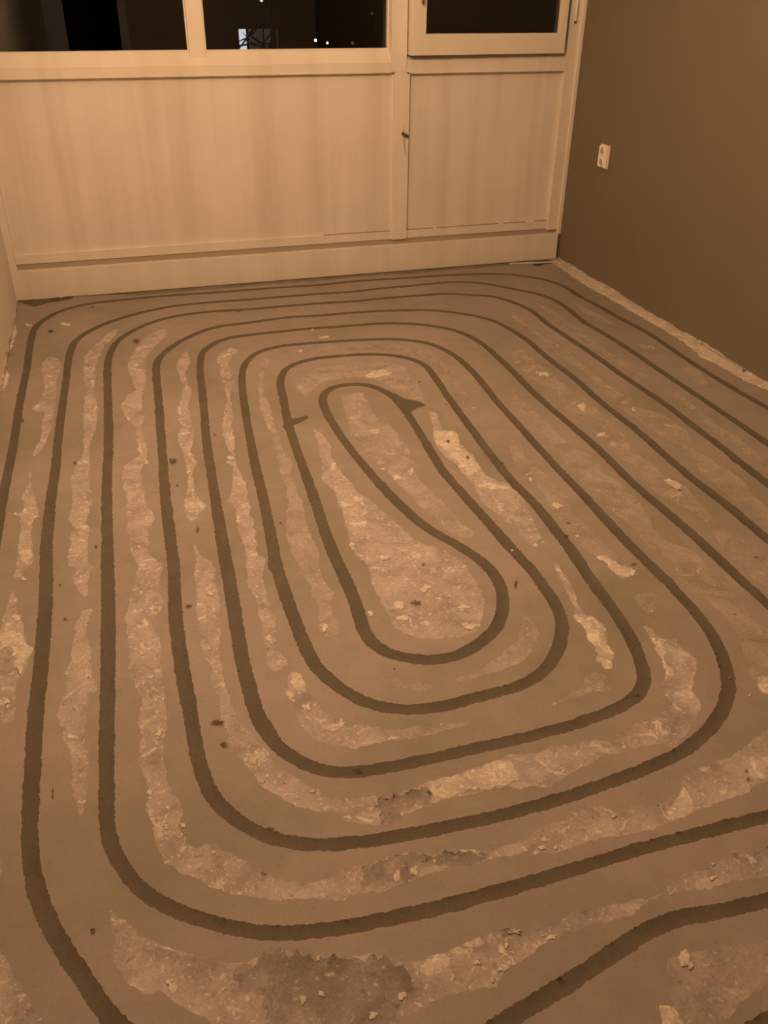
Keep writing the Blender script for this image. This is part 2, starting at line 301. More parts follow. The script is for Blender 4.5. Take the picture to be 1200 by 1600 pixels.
PATCHES=[
("bare",[(-2636,-834),(-2613,-771),(-2577,-804),(-2567,-919),(-2583,-1042),(-2580,-1182),(-2587,-1292),(-2587,-1431),(-2599,-1493),(-2604,-1555),(-2625,-1625),(-2641,-1631),(-2639,-1591),(-2620,-1487),(-2619,-1388),(-2618,-1301),(-2650,-1292),(-2655,-1255),(-2632,-1206),(-2624,-1112),(-2623,-1011),(-2637,-922)]),
("bare",[(-2646,-1734),(-2639,-1763),(-2640,-1817),(-2628,-1884),(-2619,-1961),(-2609,-2017),(-2628,-2029),(-2631,-2096),(-2620,-2174),(-2614,-2246),(-2651,-2236),(-2658,-2163),(-2654,-2078),(-2660,-2002),(-2673,-1981),(-2654,-1963),(-2661,-1875),(-2649,-1801)]),
("bare",[(-2656,-2204),(-2618,-2215),(-2616,-2231),(-2624,-2263),(-2642,-2277),(-2647,-2314),(-2661,-2300),(-2658,-2253)]),
("bare",[(-2660,-2351),(-2653,-2385),(-2643,-2440),(-2631,-2493),(-2624,-2543),(-2616,-2580),(-2600,-2600),(-2605,-2617),(-2613,-2634),(-2618,-2671),(-2630,-2696),(-2635,-2722),(-2629,-2783),(-2632,-2819),(-2658,-2824),(-2683,-2823),(-2702,-2574),(-2676,-2567),(-2677,-2504),(-2674,-2448),(-2665,-2399)]),
("bare",[(-2625,-3324),(-2616,-3348),(-2598,-3379),(-2583,-3409),(-2569,-3438),(-2552,-3467),(-2545,-3488),(-2642,-3459),(-2655,-3304)]),
("bare",[(-2639,-3118),(-2629,-3187),(-2633,-3204),(-2653,-3198),(-2661,-3104)]),
("bare",[(-2415,-655),(-2369,-537),(-2333,-520),(-2363,-618),(-2399,-709),(-2427,-845),(-2446,-975),(-2440,-1072),(-2456,-1139),(-2443,-1240),(-2437,-1334),(-2443,-1437),(-2458,-1533),(-2469,-1624),(-2467,-1714),(-2475,-1810),(-2470,-1891),(-2467,-1955),(-2477,-2025),(-2483,-2082),(-2473,-2119),(-2482,-2171),(-2483,-2274),(-2485,-2298),(-2527,-2286),(-2536,-2234),(-2523,-2181),(-2526,-2137),(-2520,-2094),(-2529,-2046),(-2521,-1977),(-2527,-1849),(-2518,-1756),(-2496,-1698),(-2486,-1604),(-2485,-1509),(-2487,-1355),(-2479,-1229),(-2463,-1136),(-2485,-1070),(-2485,-942),(-2476,-809),(-2450,-720)]),
("bare",[(-2525,-2262),(-2488,-2273),(-2470,-2303),(-2473,-2326),(-2481,-2352),(-2482,-2425),(-2492,-2431),(-2507,-2400),(-2517,-2351),(-2509,-2296)]),
("bare",[(-2497,-2482),(-2475,-2480),(-2471,-2496),(-2485,-2519),(-2488,-2575),(-2484,-2623),(-2482,-2682),(-2478,-2712),(-2470,-2750),(-2468,-2777),(-2483,-2773),(-2486,-2818),(-2493,-2878),(-2491,-2938),(-2490,-2994),(-2492,-3031),(-2491,-3057),(-2498,-3085),(-2501,-3102),(-2504,-3101),(-2507,-3078),(-2515,-3040),(-2519,-3007),(-2517,-2975),(-2521,-2940),(-2532,-2914),(-2538,-2877),(-2547,-2819),(-2542,-2776),(-2527,-2753),(-2532,-2697),(-2521,-2657),(-2516,-2590),(-2512,-2528)]),
("bare",[(-2457,-3302),(-2441,-3333),(-2417,-3363),(-2385,-3392),(-2348,-3419),(-2301,-3444),(-2263,-3455),(-2229,-3457),(-2208,-3453),(-2164,-3466),(-2119,-3490),(-2084,-3495),(-2052,-3510),(-2031,-3527),(-2018,-3551),(-2031,-3573),(-2065,-3602),(-2091,-3623),(-2307,-3558),(-2331,-3528),(-2356,-3501),(-2390,-3466),(-2422,-3452),(-2445,-3430),(-2455,-3396),(-2456,-3352),(-2460,-3310)]),
("dirty",[(-2244,-3458),(-2208,-3455),(-2165,-3468),(-2119,-3492),(-2085,-3497),(-2053,-3512),(-2032,-3529),(-2021,-3551),(-2033,-3573),(-2067,-3602),(-2091,-3623),(-2219,-3585),(-2234,-3542),(-2261,-3505),(-2275,-3470)]),
("dirty",[(-2036,-3342),(-1966,-3342),(-1913,-3360),(-1820,-3381),(-1843,-3393),(-1923,-3389),(-1984,-3397),(-2048,-3387)]),
("dirty",[(-1972,-3227),(-1927,-3222),(-1878,-3209),(-1876,-3240),(-1914,-3259),(-1956,-3273),(-1987,-3275)]),
("bare",[(-2068,-3511),(-2033,-3516),(-2002,-3535),(-1962,-3526),(-1917,-3522),(-1874,-3524),(-1861,-3519),(-1820,-3528),(-1803,-3539),(-1753,-3531),(-1700,-3529),(-1648,-3532),(-1603,-3537),(-1572,-3536),(-1540,-3515),(-1480,-3519),(-1455,-3511),(-1405,-3505),(-1343,-3510),(-1300,-3516),(-1341,-3567),(-1382,-3561),(-1440,-3554),(-1479,-3555),(-1504,-3554),(-1533,-3542),(-1581,-3540),(-1637,-3554),(-1686,-3557),(-1731,-3555),(-1766,-3556),(-1815,-3564),(-1866,-3581),(-1908,-3605),(-1936,-3596),(-1977,-3594),(-2018,-3597),(-2053,-3611),(-2086,-3624),(-2113,-3616)]),
("pale",[(-1632,-3640),(-1591,-3638),(-1537,-3646),(-1457,-3659),(-1419,-3664),(-1458,-3713),(-1504,-3720),(-1545,-3728),(-1584,-3736),(-1618,-3745),(-1642,-3756),(-1700,-3739),(-1687,-3710),(-1661,-3703),(-1649,-3676)]),
("bare",[(-2140,-572),(-2153,-675),(-2199,-764),(-2240,-874),(-2256,-1005),(-2259,-1112),(-2278,-1228),(-2289,-1339),(-2288,-1446),(-2302,-1511),(-2296,-1626),(-2289,-1675),(-2304,-1760),(-2322,-1839),(-2321,-1933),(-2316,-2047),(-2297,-2101),(-2310,-2131),(-2324,-2161),(-2328,-2226),(-2327,-2289),(-2308,-2329),(-2361,-2324),(-2369,-2266),(-2371,-2192),(-2376,-2113),(-2369,-2032),(-2371,-1945),(-2380,-1864),(-2369,-1770),(-2329,-1738),(-2314,-1713),(-2322,-1603),(-2316,-1507),(-2342,-1466),(-2352,-1375),(-2361,-1319),(-2331,-1232),(-2299,-1202),(-2310,-1118),(-2320,-988),(-2306,-879),(-2275,-768),(-2234,-653),(-2186,-587)]),
("bare",[(-2358,-2310),(-2310,-2324),(-2296,-2348),(-2295,-2368),(-2310,-2392),(-2315,-2456),(-2303,-2503),(-2315,-2526),(-2330,-2556),(-2331,-2604),(-2330,-2659),(-2331,-2726),(-2337,-2781),(-2332,-2824),(-2331,-2869),(-2331,-2914),(-2340,-2947),(-2345,-2981),(-2349,-3008),(-2344,-3053),(-2341,-3086),(-2341,-3101),(-2327,-3136),(-2324,-3151),(-2338,-3171),(-2385,-3157),(-2385,-3093),(-2383,-3063),(-2390,-3023),(-2390,-2979),(-2385,-2946),(-2390,-2909),(-2383,-2861),(-2379,-2830),(-2387,-2794),(-2399,-2750),(-2398,-2692),(-2397,-2617),(-2396,-2553),(-2390,-2478),(-2372,-2430),(-2360,-2349)]),
("bare",[(-2378,-3077),(-2338,-3089),(-2326,-3116),(-2323,-3147),(-2337,-3171),(-2336,-3193),(-2312,-3228),(-2284,-3226),(-2254,-3251),(-2221,-3294),(-2183,-3328),(-2139,-3353),(-2089,-3352),(-2069,-3339),(-1996,-3346),(-2013,-3400),(-2056,-3394),(-2099,-3393),(-2135,-3382),(-2176,-3373),(-2216,-3355),(-2255,-3338),(-2294,-3311),(-2328,-3276),(-2362,-3243),(-2375,-3202),(-2382,-3172),(-2371,-3140)]),
("bare",[(-2005,-3345),(-1965,-3340),(-1913,-3359),(-1861,-3364),(-1819,-3380),(-1776,-3379),(-1736,-3373),(-1718,-3361),(-1664,-3355),(-1632,-3342),(-1606,-3343),(-1579,-3354),(-1552,-3366),(-1503,-3373),(-1463,-3373),(-1429,-3364),(-1406,-3339),(-1379,-3331),(-1346,-3324),(-1272,-3312),(-1161,-3274),(-1080,-3241),(-1195,-3385),(-1247,-3386),(-1313,-3398),(-1373,-3403),(-1432,-3409),(-1475,-3414),(-1526,-3421),(-1570,-3419),(-1605,-3412),(-1642,-3411),(-1681,-3413),(-1718,-3413),(-1751,-3410),(-1748,-3397),(-1784,-3397),(-1832,-3396),(-1877,-3389),(-1923,-3389),(-1948,-3394),(-1984,-3399),(-2021,-3398)]),
("bare",[(-2079,-859),(-2084,-986),(-2115,-1088),(-2114,-1193),(-2107,-1275),(-2131,-1364),(-2137,-1489),(-2129,-1576),(-2144,-1653),(-2164,-1740),(-2146,-1819),(-2172,-1882),(-2174,-1988),(-2169,-2053),(-2151,-2082),(-2173,-2112),(-2196,-2158),(-2210,-2125),(-2217,-2076),(-2201,-2006),(-2187,-1905),(-2186,-1764),(-2191,-1640),(-2175,-1546),(-2174,-1425),(-2150,-1321),(-2131,-1209),(-2136,-1104),(-2132,-973),(-2108,-898)]),
("bare",[(-2209,-2265),(-2202,-2314),(-2175,-2363),(-2170,-2413),(-2179,-2458),(-2175,-2514),(-2176,-2558),(-2189,-2596),(-2186,-2646),(-2199,-2690),(-2206,-2726),(-2200,-2765),(-2205,-2820),(-2201,-2875),(-2197,-2921),(-2191,-2967),(-2174,-2996),(-2155,-3036),(-2133,-3099),(-2107,-3133),(-2070,-3170),(-2081,-3218),(-2119,-3192),(-2152,-3157),(-2178,-3118),(-2190,-3093),(-2208,-3049),(-2215,-3013),(-2223,-2981),(-2226,-2938),(-2224,-2894),(-2228,-2854),(-2229,-2813),(-2223,-2780),(-2236,-2739),(-2240,-2686),(-2239,-2639),(-2229,-2593),(-2235,-2540),(-2224,-2482),(-2224,-2417),(-2212,-2352)]),
("bare",[(-2096,-3160),(-2061,-3190),(-2022,-3205),(-1956,-3213),(-1974,-3275),(-2020,-3265),(-2053,-3233),(-2095,-3206)]),
("bare",[(-1966,-3218),(-1919,-3216),(-1877,-3205),(-1812,-3204),(-1763,-3198),(-1691,-3189),(-1611,-3196),(-1561,-3193),(-1585,-3254),(-1611,-3263),(-1652,-3279),(-1695,-3270),(-1721,-3255),(-1786,-3255),(-1861,-3249),(-1914,-3259),(-1941,-3266),(-1985,-3279)]),
("bare",[(-1228,-2912),(-1237,-2946),(-1238,-2984),(-1249,-3019),(-1262,-3052),(-1284,-3088),(-1307,-3102),(-1304,-3123),(-1317,-3159),(-1344,-3171),(-1371,-3182),(-1415,-3187),(-1472,-3201),(-1485,-3215),(-1511,-3202),(-1553,-3192),(-1584,-3198),(-1590,-3219),(-1613,-3218),(-1660,-3221),(-1717,-3226),(-1734,-3264),(-1701,-3269),(-1663,-3282),(-1621,-3271),(-1592,-3258),(-1546,-3249),(-1503,-3239),(-1477,-3244),(-1437,-3241),(-1390,-3243),(-1375,-3265),(-1339,-3240),(-1297,-3216),(-1257,-3183),(-1245,-3154),(-1248,-3126),(-1203,-3083),(-1174,-3048),(-1190,-3014),(-1174,-2972),(-1216,-2967),(-1215,-2928)]),
("worn",[(-1184,-2800),(-1138,-2804),(-1132,-2833),(-1161,-2860),(-1194,-2876),(-1201,-2839)]),
("bare",[(-1908,-869),(-1870,-904),(-1902,-943),(-1939,-1026),(-1947,-1135),(-1947,-1219),(-1972,-1313),(-1986,-1405),(-1988,-1495),(-2009,-1593),(-2013,-1690),(-2027,-1764),(-2034,-1851),(-2026,-1951),(-2020,-1993),(-2034,-2079),(-2039,-2186),(-2043,-2264),(-2052,-2347),(-2048,-2389),(-2061,-2435),(-2067,-2527),(-2075,-2543),(-2101,-2508),(-2090,-2427),(-2080,-2329),(-2087,-2262),(-2078,-2163),(-2075,-2104),(-2095,-2074),(-2068,-2018),(-2052,-1930),(-2045,-1862),(-2063,-1843),(-2042,-1790),(-2044,-1713),(-2045,-1616),(-2020,-1486),(-1994,-1384),(-1986,-1269),(-1985,-1146),(-1974,-1039),(-1982,-968),(-1948,-907)]),
("pale",[(-1786,-975),(-1786,-1068),(-1821,-1170),(-1853,-1306),(-1856,-1365),(-1857,-1478),(-1868,-1599),(-1866,-1699),(-1877,-1791),(-1868,-1854),(-1867,-1898),(-1884,-1978),(-1887,-2057),(-1884,-2134),(-1888,-2194),(-1899,-2283),(-1895,-2361),(-1903,-2421),(-1913,-2487),(-1914,-2535),(-1901,-2575),(-1918,-2632),(-1920,-2682),(-1922,-2739),(-1938,-2742),(-1954,-2745),(-1968,-2718),(-1956,-2689),(-1949,-2615),(-1952,-2560),(-1957,-2494),(-1958,-2435),(-1965,-2361),(-1962,-2287),(-1949,-2223),(-1930,-2158),(-1914,-2049),(-1910,-1943),(-1898,-1845),(-1891,-1756),(-1894,-1659),(-1893,-1574),(-1887,-1451),(-1875,-1340),(-1833,-1145),(-1818,-1037)]),
("bare",[(-2058,-2366),(-2040,-2392),(-2054,-2456),(-2061,-2538),(-2060,-2608),(-2054,-2644),(-2072,-2711),(-2074,-2749),(-2066,-2782),(-2062,-2812),(-2077,-2815),(-2098,-2823),(-2106,-2814),(-2104,-2778),(-2097,-2712),(-2092,-2641),(-2088,-2574),(-2090,-2539),(-2102,-2499),(-2086,-2398)]),
("bare",[(-2060,-2834),(-2040,-2840),(-2035,-2883),(-2035,-2924),(-2022,-2966),(-1999,-3004),(-1983,-3028),(-1959,-3022),(-1937,-3041),(-1893,-3060),(-1843,-3062),(-1791,-3071),(-1737,-3084),(-1752,-3092),(-1799,-3093),(-1854,-3092),(-1906,-3086),(-1950,-3088),(-1980,-3085),(-2007,-3071),(-2034,-3054),(-2060,-3035),(-2072,-3001),(-2074,-2957),(-2082,-2910),(-2089,-2888),(-2077,-2884),(-2072,-2859)]),
("worn",[(-1881,-2882),(-1860,-2910),(-1837,-2930),(-1813,-2944),(-1765,-2962),(-1783,-2970),(-1819,-2963),(-1852,-2947),(-1871,-2914)]),
("pale",[(-1720,-2954),(-1688,-2953),(-1654,-2945),(-1628,-2920),(-1601,-2917),(-1568,-2889),(-1527,-2869),(-1489,-2799),(-1475,-2803),(-1474,-2837),(-1478,-2868),(-1511,-2905),(-1556,-2944),(-1597,-2954),(-1639,-2957),(-1672,-2965),(-1722,-2964)]),
("pale",[(-1587,-1440),(-1507,-1442),(-1512,-1518),(-1522,-1661),(-1489,-1653),(-1490,-1756),(-1479,-1792),(-1497,-1836),(-1480,-1887),(-1496,-1988),(-1504,-2044),(-1515,-2096),(-1507,-2152),(-1497,-2219),(-1490,-2271),(-1486,-2332),(-1470,-2406),(-1464,-2430),(-1480,-2447),(-1516,-2426),(-1538,-2386),(-1545,-2315),(-1567,-2249),(-1576,-2158),(-1587,-2089),(-1598,-1989),(-1619,-1894),(-1634,-1765),(-1622,-1633)]),
("bare",[(-1746,-1684),(-1726,-1722),(-1721,-1820),(-1738,-1920),(-1733,-2006),(-1718,-2052),(-1713,-2132),(-1693,-2176),(-1672,-2255),(-1659,-2318),(-1639,-2391),(-1612,-2452),(-1586,-2465),(-1562,-2498),(-1545,-2564),(-1541,-2642),(-1552,-2712),(-1588,-2779),(-1611,-2813),(-1648,-2826),(-1700,-2823),(-1747,-2809),(-1779,-2780),(-1798,-2743),(-1796,-2685),(-1799,-2622),(-1797,-2559),(-1787,-2484),(-1804,-2439),(-1810,-2396),(-1794,-2313),(-1786,-2211),(-1780,-2113),(-1799,-2029),(-1777,-1938),(-1761,-1808)]),
("pale",[(-1692,-1248),(-1631,-1179),(-1516,-1166),(-1439,-1198),(-1381,-1180),(-1311,-1211),(-1281,-1253),(-1282,-1362),(-1291,-1463),(-1316,-1573),(-1368,-1520),(-1390,-1435),(-1429,-1342),(-1514,-1287),(-1610,-1302),(-1660,-1340),(-1718,-1423),(-1733,-1418),(-1728,-1321)]),
("bare",[(-1322,-1646),(-1305,-1687),(-1330,-1801),(-1287,-1829),(-1314,-1919),(-1295,-2001),(-1307,-2085),(-1309,-2141),(-1267,-2207),(-1254,-2301),(-1280,-2414),(-1301,-2499),(-1341,-2530),(-1352,-2428),(-1365,-2355),(-1377,-2303),(-1381,-2265),(-1366,-2179),(-1372,-2123),(-1374,-2037),(-1387,-1975),(-1392,-1897),(-1364,-1808)]),
("bare",[(-1321,-2618),(-1309,-2642),(-1318,-2697),(-1320,-2734),(-1338,-2791),(-1339,-2826),(-1325,-2863),(-1322,-2889),(-1340,-2931),(-1347,-2983),(-1379,-3025),(-1388,-3008),(-1398,-2987),(-1381,-2966),(-1377,-2928),(-1366,-2876),(-1375,-2840),(-1355,-2812),(-1347,-2753),(-1334,-2692)]),
("pale",[(-1577,-3086),(-1540,-3081),(-1507,-3064),(-1466,-3056),(-1442,-3028),(-1412,-3023),(-1401,-3040),(-1419,-3063),(-1404,-3074),(-1413,-3085),(-1442,-3076),(-1475,-3080),(-1517,-3084),(-1549,-3088)]),
("worn",[(-1761,-934),(-1597,-954),(-1513,-902),(-1471,-989),(-1380,-989),(-1257,-1011),(-1184,-1068),(-1147,-1175),(-1121,-1252),(-1126,-1362),(-1147,-1462),(-1144,-1563),(-1150,-1620),(-1165,-1596),(-1169,-1497),(-1172,-1392),(-1169,-1262),(-1197,-1161),(-1279,-1079),(-1393,-1035),(-1566,-1012),(-1722,-1005),(-1778,-1025)]),
("worn",[(-1133,-1938),(-1118,-1974),(-1148,-2072),(-1128,-2092),(-1132,-2177),(-1130,-2246),(-1117,-2289),(-1144,-2357),(-1152,-2451),(-1144,-2533),(-1152,-2595),(-1134,-2631),(-1127,-2694),(-1136,-2721),(-1178,-2728),(-1189,-2705),(-1187,-2647),(-1195,-2614),(-1214,-2567),(-1212,-2502),(-1208,-2388),(-1189,-2294),(-1188,-2189),(-1191,-2132),(-1188,-2061)]),
("worn",[(-970,-1572),(-964,-1671),(-966,-1800),(-967,-1886),(-969,-1968),(-964,-2064),(-931,-2104),(-954,-2214),(-936,-2274),(-939,-2365),(-948,-2462),(-979,-2546),(-974,-2603),(-947,-2643),(-932,-2700),(-929,-2771),(-926,-2829),(-949,-2895),(-961,-2944),(-967,-2984),(-952,-3004),(-939,-3032),(-1026,-3142),(-1057,-3140),(-1098,-3142),(-1094,-3115),(-1054,-3038),(-1030,-2981),(-1020,-2935),(-1025,-2899),(-1020,-2848),(-1046,-2822),(-1041,-2777),(-1014,-2707),(-1025,-2663),(-1041,-2627),(-1030,-2565),(-1030,-2497),(-1048,-2409),(-1018,-2356),(-1037,-2312),(-1049,-2269),(-1037,-2204),(-1037,-2118),(-1017,-2002),(-1010,-1891),(-1009,-1770),(-1016,-1676)]),
("worn",[(-819,-1358),(-788,-1390),(-763,-1506),(-753,-1592),(-744,-1694),(-746,-1807),(-754,-1912),(-753,-1996),(-797,-2126),(-775,-2192),(-784,-2303),(-756,-2352),(-762,-2428),(-774,-2488),(-778,-2535),(-810,-2561),(-818,-2511),(-832,-2446),(-859,-2388),(-863,-2335),(-838,-2246),(-848,-2186),(-851,-2111),(-831,-2007),(-826,-1909),(-851,-1832),(-844,-1705),(-839,-1589),(-857,-1480),(-854,-1394)]),
("worn",[(-830,-2600),(-783,-2602),(-764,-2652),(-765,-2717),(-769,-2767),(-770,-2826),(-842,-2917),(-849,-2870),(-861,-2819),(-852,-2753),(-846,-2672)]),
("worn",[(-793,-1176),(-752,-1212),(-769,-1349),(-753,-1487),(-764,-1527),(-806,-1557),(-831,-1422),(-850,-1304)]),
("worn",[(-607,-759),(-615,-961),(-612,-1124),(-588,-1232),(-581,-1331),(-596,-1431),(-599,-1573),(-602,-1675),(-580,-1759),(-615,-1788),(-584,-1852),(-545,-1900),(-535,-1990),(-537,-2057),(-586,-2155),(-578,-2248),(-568,-2323),(-567,-2406),(-597,-2476),(-594,-2539),(-598,-2609),(-664,-2692),(-668,-2635),(-666,-2567),(-634,-2515),(-661,-2483),(-663,-2392),(-660,-2311),(-637,-2231),(-637,-2172),(-640,-2077),(-652,-1991),(-650,-1906),(-663,-1812),(-646,-1722),(-644,-1622),(-630,-1478),(-644,-1361),(-660,-1261),(-636,-1091),(-645,-981),(-637,-826)]),
("worn",[(-418,-1352),(-410,-1471),(-403,-1584),(-446,-1594),(-466,-1501)]),
("worn",[(-417,-1726),(-378,-1777),(-403,-1921),(-407,-2026),(-396,-2129),(-405,-2252),(-414,-2367),(-441,-2401),(-446,-2285),(-453,-2162),(-445,-2033),(-440,-1911)]),
("worn",[(-200,-1506),(-186,-1601),(-240,-1735),(-275,-1705),(-250,-1583)]),
("worn",[(-446,-645),(-417,-811),(-427,-956),(-430,-1121),(-434,-1274),(-425,-1398),(-456,-1401),(-464,-1364),(-470,-1214),(-461,-1003),(-462,-859)]),
("worn",[(-270,-693),(-242,-889),(-238,-1036),(-279,-996),(-294,-844)]),
("worn",[(-270,-1269),(-214,-1310),(-232,-1403),(-283,-1389)]),
("plaster",[(-75,-19),(-5,-58),(16,-189),(0,-491),(-11,-795),(5,-955),(-11,-1154),(-6,-1367),(-14,-1523),(-10,-1627),(-1,-1770),(0,-1842),(-64,-1923),(-47,-1829),(-73,-1740),(-78,-1586),(-94,-1466),(-64,-1300),(-66,-1139),(-75,-904),(-77,-712),(-93,-466),(-77,-224)]),
("plaster",[(-2822,-9),(-2796,-142),(-2801,-220),(-2768,-307),(-2751,-411),(-2754,-494),(-2758,-629),(-2772,-722),(-2771,-835),(-2754,-937),(-2753,-1012),(-2766,-1072),(-2775,-1131),(-2790,-1152),(-2833,-553),(-2835,-184)]),
("plaster",[(-1369,-2829),(-1349,-2844),(-1332,-2845),(-1320,-2885),(-1339,-2924),(-1347,-2983),(-1362,-2971),(-1370,-2946),(-1381,-2935),(-1367,-2884),(-1372,-2845)]),
("plaster",[(-1394,-2984),(-1373,-2990),(-1370,-3013),(-1382,-3024),(-1387,-3005)]),
("plaster",[(-1233,-2939),(-1231,-2963),(-1229,-2987),(-1240,-3014),(-1255,-3047),(-1249,-3070),(-1256,-3086),(-1270,-3082),(-1284,-3088),(-1262,-3052),(-1246,-3005),(-1240,-2968)]),
("plaster",[(-1085,-3132),(-1057,-3140),(-1048,-3157),(-1074,-3190),(-1105,-3181),(-1097,-3156)]),
("plaster",[(-1266,-3348),(-1229,-3336),(-1185,-3332),(-1228,-3386),(-1259,-3382),(-1276,-3367)]),
("plaster",[(-1993,-3538),(-1968,-3527),(-1952,-3534),(-1955,-3549),(-1979,-3558),(-2005,-3558),(-2003,-3545)]),
("plaster",[(-1680,-3702),(-1656,-3704),(-1655,-3719),(-1671,-3748),(-1704,-3738)]),
("plaster",[(-1409,-3338),(-1408,-3363),(-1419,-3405),(-1453,-3410),(-1479,-3410),(-1466,-3384),(-1433,-3370)]),
("plaster",[(-1870,-3203),(-1839,-3208),(-1798,-3204),(-1743,-3199),(-1696,-3201),(-1697,-3246),(-1759,-3252),(-1809,-3248),(-1861,-3249),(-1880,-3232)]),
("plaster",[(-1357,-1801),(-1315,-1822),(-1290,-1845),(-1311,-1920),(-1333,-1929),(-1309,-1982),(-1304,-2043),(-1312,-2098),(-1359,-2126),(-1360,-2056),(-1372,-1994),(-1373,-1918),(-1386,-1883)]),
("plaster",[(-1362,-2186),(-1311,-2181),(-1266,-2220),(-1280,-2236),(-1333,-2214)]),
("plaster",[(-1459,-1302),(-1421,-1259),(-1367,-1251),(-1348,-1301),(-1397,-1319),(-1441,-1328)]),
("plaster",[(-2674,-2529),(-2656,-2514),(-2627,-2542),(-2616,-2580),(-2601,-2600),(-2614,-2622),(-2631,-2639),(-2643,-2657),(-2636,-2623),(-2657,-2572),(-2675,-2582)]),
("plaster",[(-2652,-2175),(-2623,-2173),(-2617,-2216),(-2630,-2252),(-2647,-2227)]),
("plaster",[(-1194,-2624),(-1170,-2626),(-1154,-2666),(-1154,-2686),(-1129,-2698),(-1139,-2720),(-1175,-2724),(-1185,-2697),(-1181,-2658)]),
("plaster",[(-797,-2313),(-772,-2320),(-769,-2362),(-786,-2376),(-793,-2341)]),
("plaster",[(-2061,-2837),(-2043,-2843),(-2037,-2882),(-2050,-2899),(-2067,-2881)]),
("grime_shade",[(-2765,-39),(-2756,7),(-2723,22),(-2651,8),(-2580,-6),(-2522,-27),(-2530,-54),(-2587,-77),(-2649,-89),(-2686,-125),(-2711,-119),(-2732,-76)]),
("grime_shade2",[(-1399,-1463),(-1374,-1538),(-1335,-1568),(-1317,-1610),(-1362,-1625),(-1402,-1660),(-1411,-1603)]),
("grime_shade2",[(-1814,-1588),(-1777,-1590),(-1744,-1573),(-1746,-1599),(-1786,-1630),(-1819,-1647),(-1839,-1674),(-1847,-1639)]),
("grime_shade",[(-178,-42),(-129,-11),(-79,-18),(-43,-53),(-81,-105),(-127,-99),(-158,-134),(-193,-113)]),
]
BLOBS=[(-2373,-3465,10,-3,1,13),(-2299,-3489,4,-1,1,4),(-2045,-3576,8,-2,2,7),(-2159,-3537,6,-2,2,7),(-2093,-3590,7,-2,2,6),(-2188,-3540,4,-1,2,11),(-2151,-3483,5,-1,1,4),(-1915,-3559,7,-2,3,7),(-1870,-3553,9,-3,6,14),(-1837,-3531,11,-3,2,4),(-1875,-3580,11,-3,5,11),(-1788,-3555,15,-4,3,6),(-1903,-3591,4,-1,3,6),(-1603,-3648,12,-4,10,15),(-1475,-3536,6,-2,4,5),(-1457,-3513,4,-1,2,3),(-1988,-3376,8,-2,6,18),(-1960,-3378,8,-2,3,9),(-1919,-3370,4,-1,2,5),(-1730,-3399,11,-3,3,6),(-2627,-2658,9,-3,-1,20),(-2650,-2754,9,-3,-1,22),(-2352,-2935,10,-3,1,16),(-2358,-2963,6,-2,1,9),(-2378,-3082,7,-2,1,9),(-2194,-2495,12,-4,2,13),(-2369,-2681,6,-2,1,9),(-2483,-2722,5,-2,0,10),(-2522,-2894,9,-3,0,12),(-1762,-2673,15,-4,8,24),(-1835,-2690,9,-3,4,14),(-1611,-2725,15,-4,5,12),(-1623,-2797,20,-6,6,15),(-1675,-2626,12,-4,7,20),(-1766,-2723,18,-5,5,16),(-1738,-2474,16,-5,4,14),(-2087,-2710,10,-3,4,20),(-1953,-2706,12,-3,4,18),(-1994,-3017,8,-2,4,14),(-2049,-2949,10,-3,3,14),(-1522,-2054,10,-3,14,42),(-1603,-2014,10,-3,4,12),(-1573,-2077,17,-5,7,23),(-1723,-2167,22,-6,4,14),(-1754,-2196,7,-2,3,10),(-1745,-1961,13,-4,7,28),(-1188,-2198,8,-2,6,13),(-1180,-2359,18,-5,10,19),(-1196,-2519,7,-2,4,7),(-1328,-2530,8,-2,5,11),(-1304,-2524,4,-1,3,6),(-828,-2059,10,-3,7,12),(-830,-1991,21,-6,9,17),(-790,-1460,26,-7,14,29),(-784,-1769,22,-6,18,34),(-786,-2325,15,-4,9,14),(-621,-1842,9,-2,11,19),(-1134,-3180,4,-1,4,5),(-1179,-2868,4,-1,3,5),(-1141,-3119,3,-1,3,3),(-2703,-375,16,-4,-1,25),(-2553,-407,32,-9,0,25),(-2599,-1046,16,-4,0,19),(-2481,-1966,7,-2,0,11),(-2162,-1416,9,-2,3,32),(-2165,-1601,16,-5,1,14),(-2160,-1809,8,-2,1,13),(-2284,-960,12,-3,1,20),(-2315,-1681,8,-2,2,27),(-2300,-1769,8,-2,1,21),(-2470,-942,9,-3,0,20),(-2674,-1980,4,-1,0,9),(-2630,-1993,5,-1,0,9),(-2620,-2013,7,-2,0,9),(-2047,-1811,12,-3,2,17),(-2452,-1099,7,-2,1,43),(-2637,-2312,11,-3,-1,17),(-2644,-2474,14,-4,-1,20),(-1558,-3240,3,-1,2,3),(-2133,-3129,3,-1,1,4),(-2086,-3166,5,-1,1,6),(-2174,-3117,5,-1,1,5),(-2156,-3539,3,-1,1,2),(-2358,-3165,8,-2,1,7),(-2328,-3174,7,-2,1,8),(-2382,-3081,5,-1,0,7),(-2169,-3363,3,-1,1,5),(-1571,-3375,5,-1,3,5),(-1716,-3383,7,-2,3,6),(-1705,-3406,4,-1,2,5),(-1538,-750,8,-2,3,12),(-1638,-978,13,-3,3,14),(-1515,-853,21,-6,4,15),(-1163,-1674,9,-2,3,7),(-1399,-2535,5,-1,2,6)]
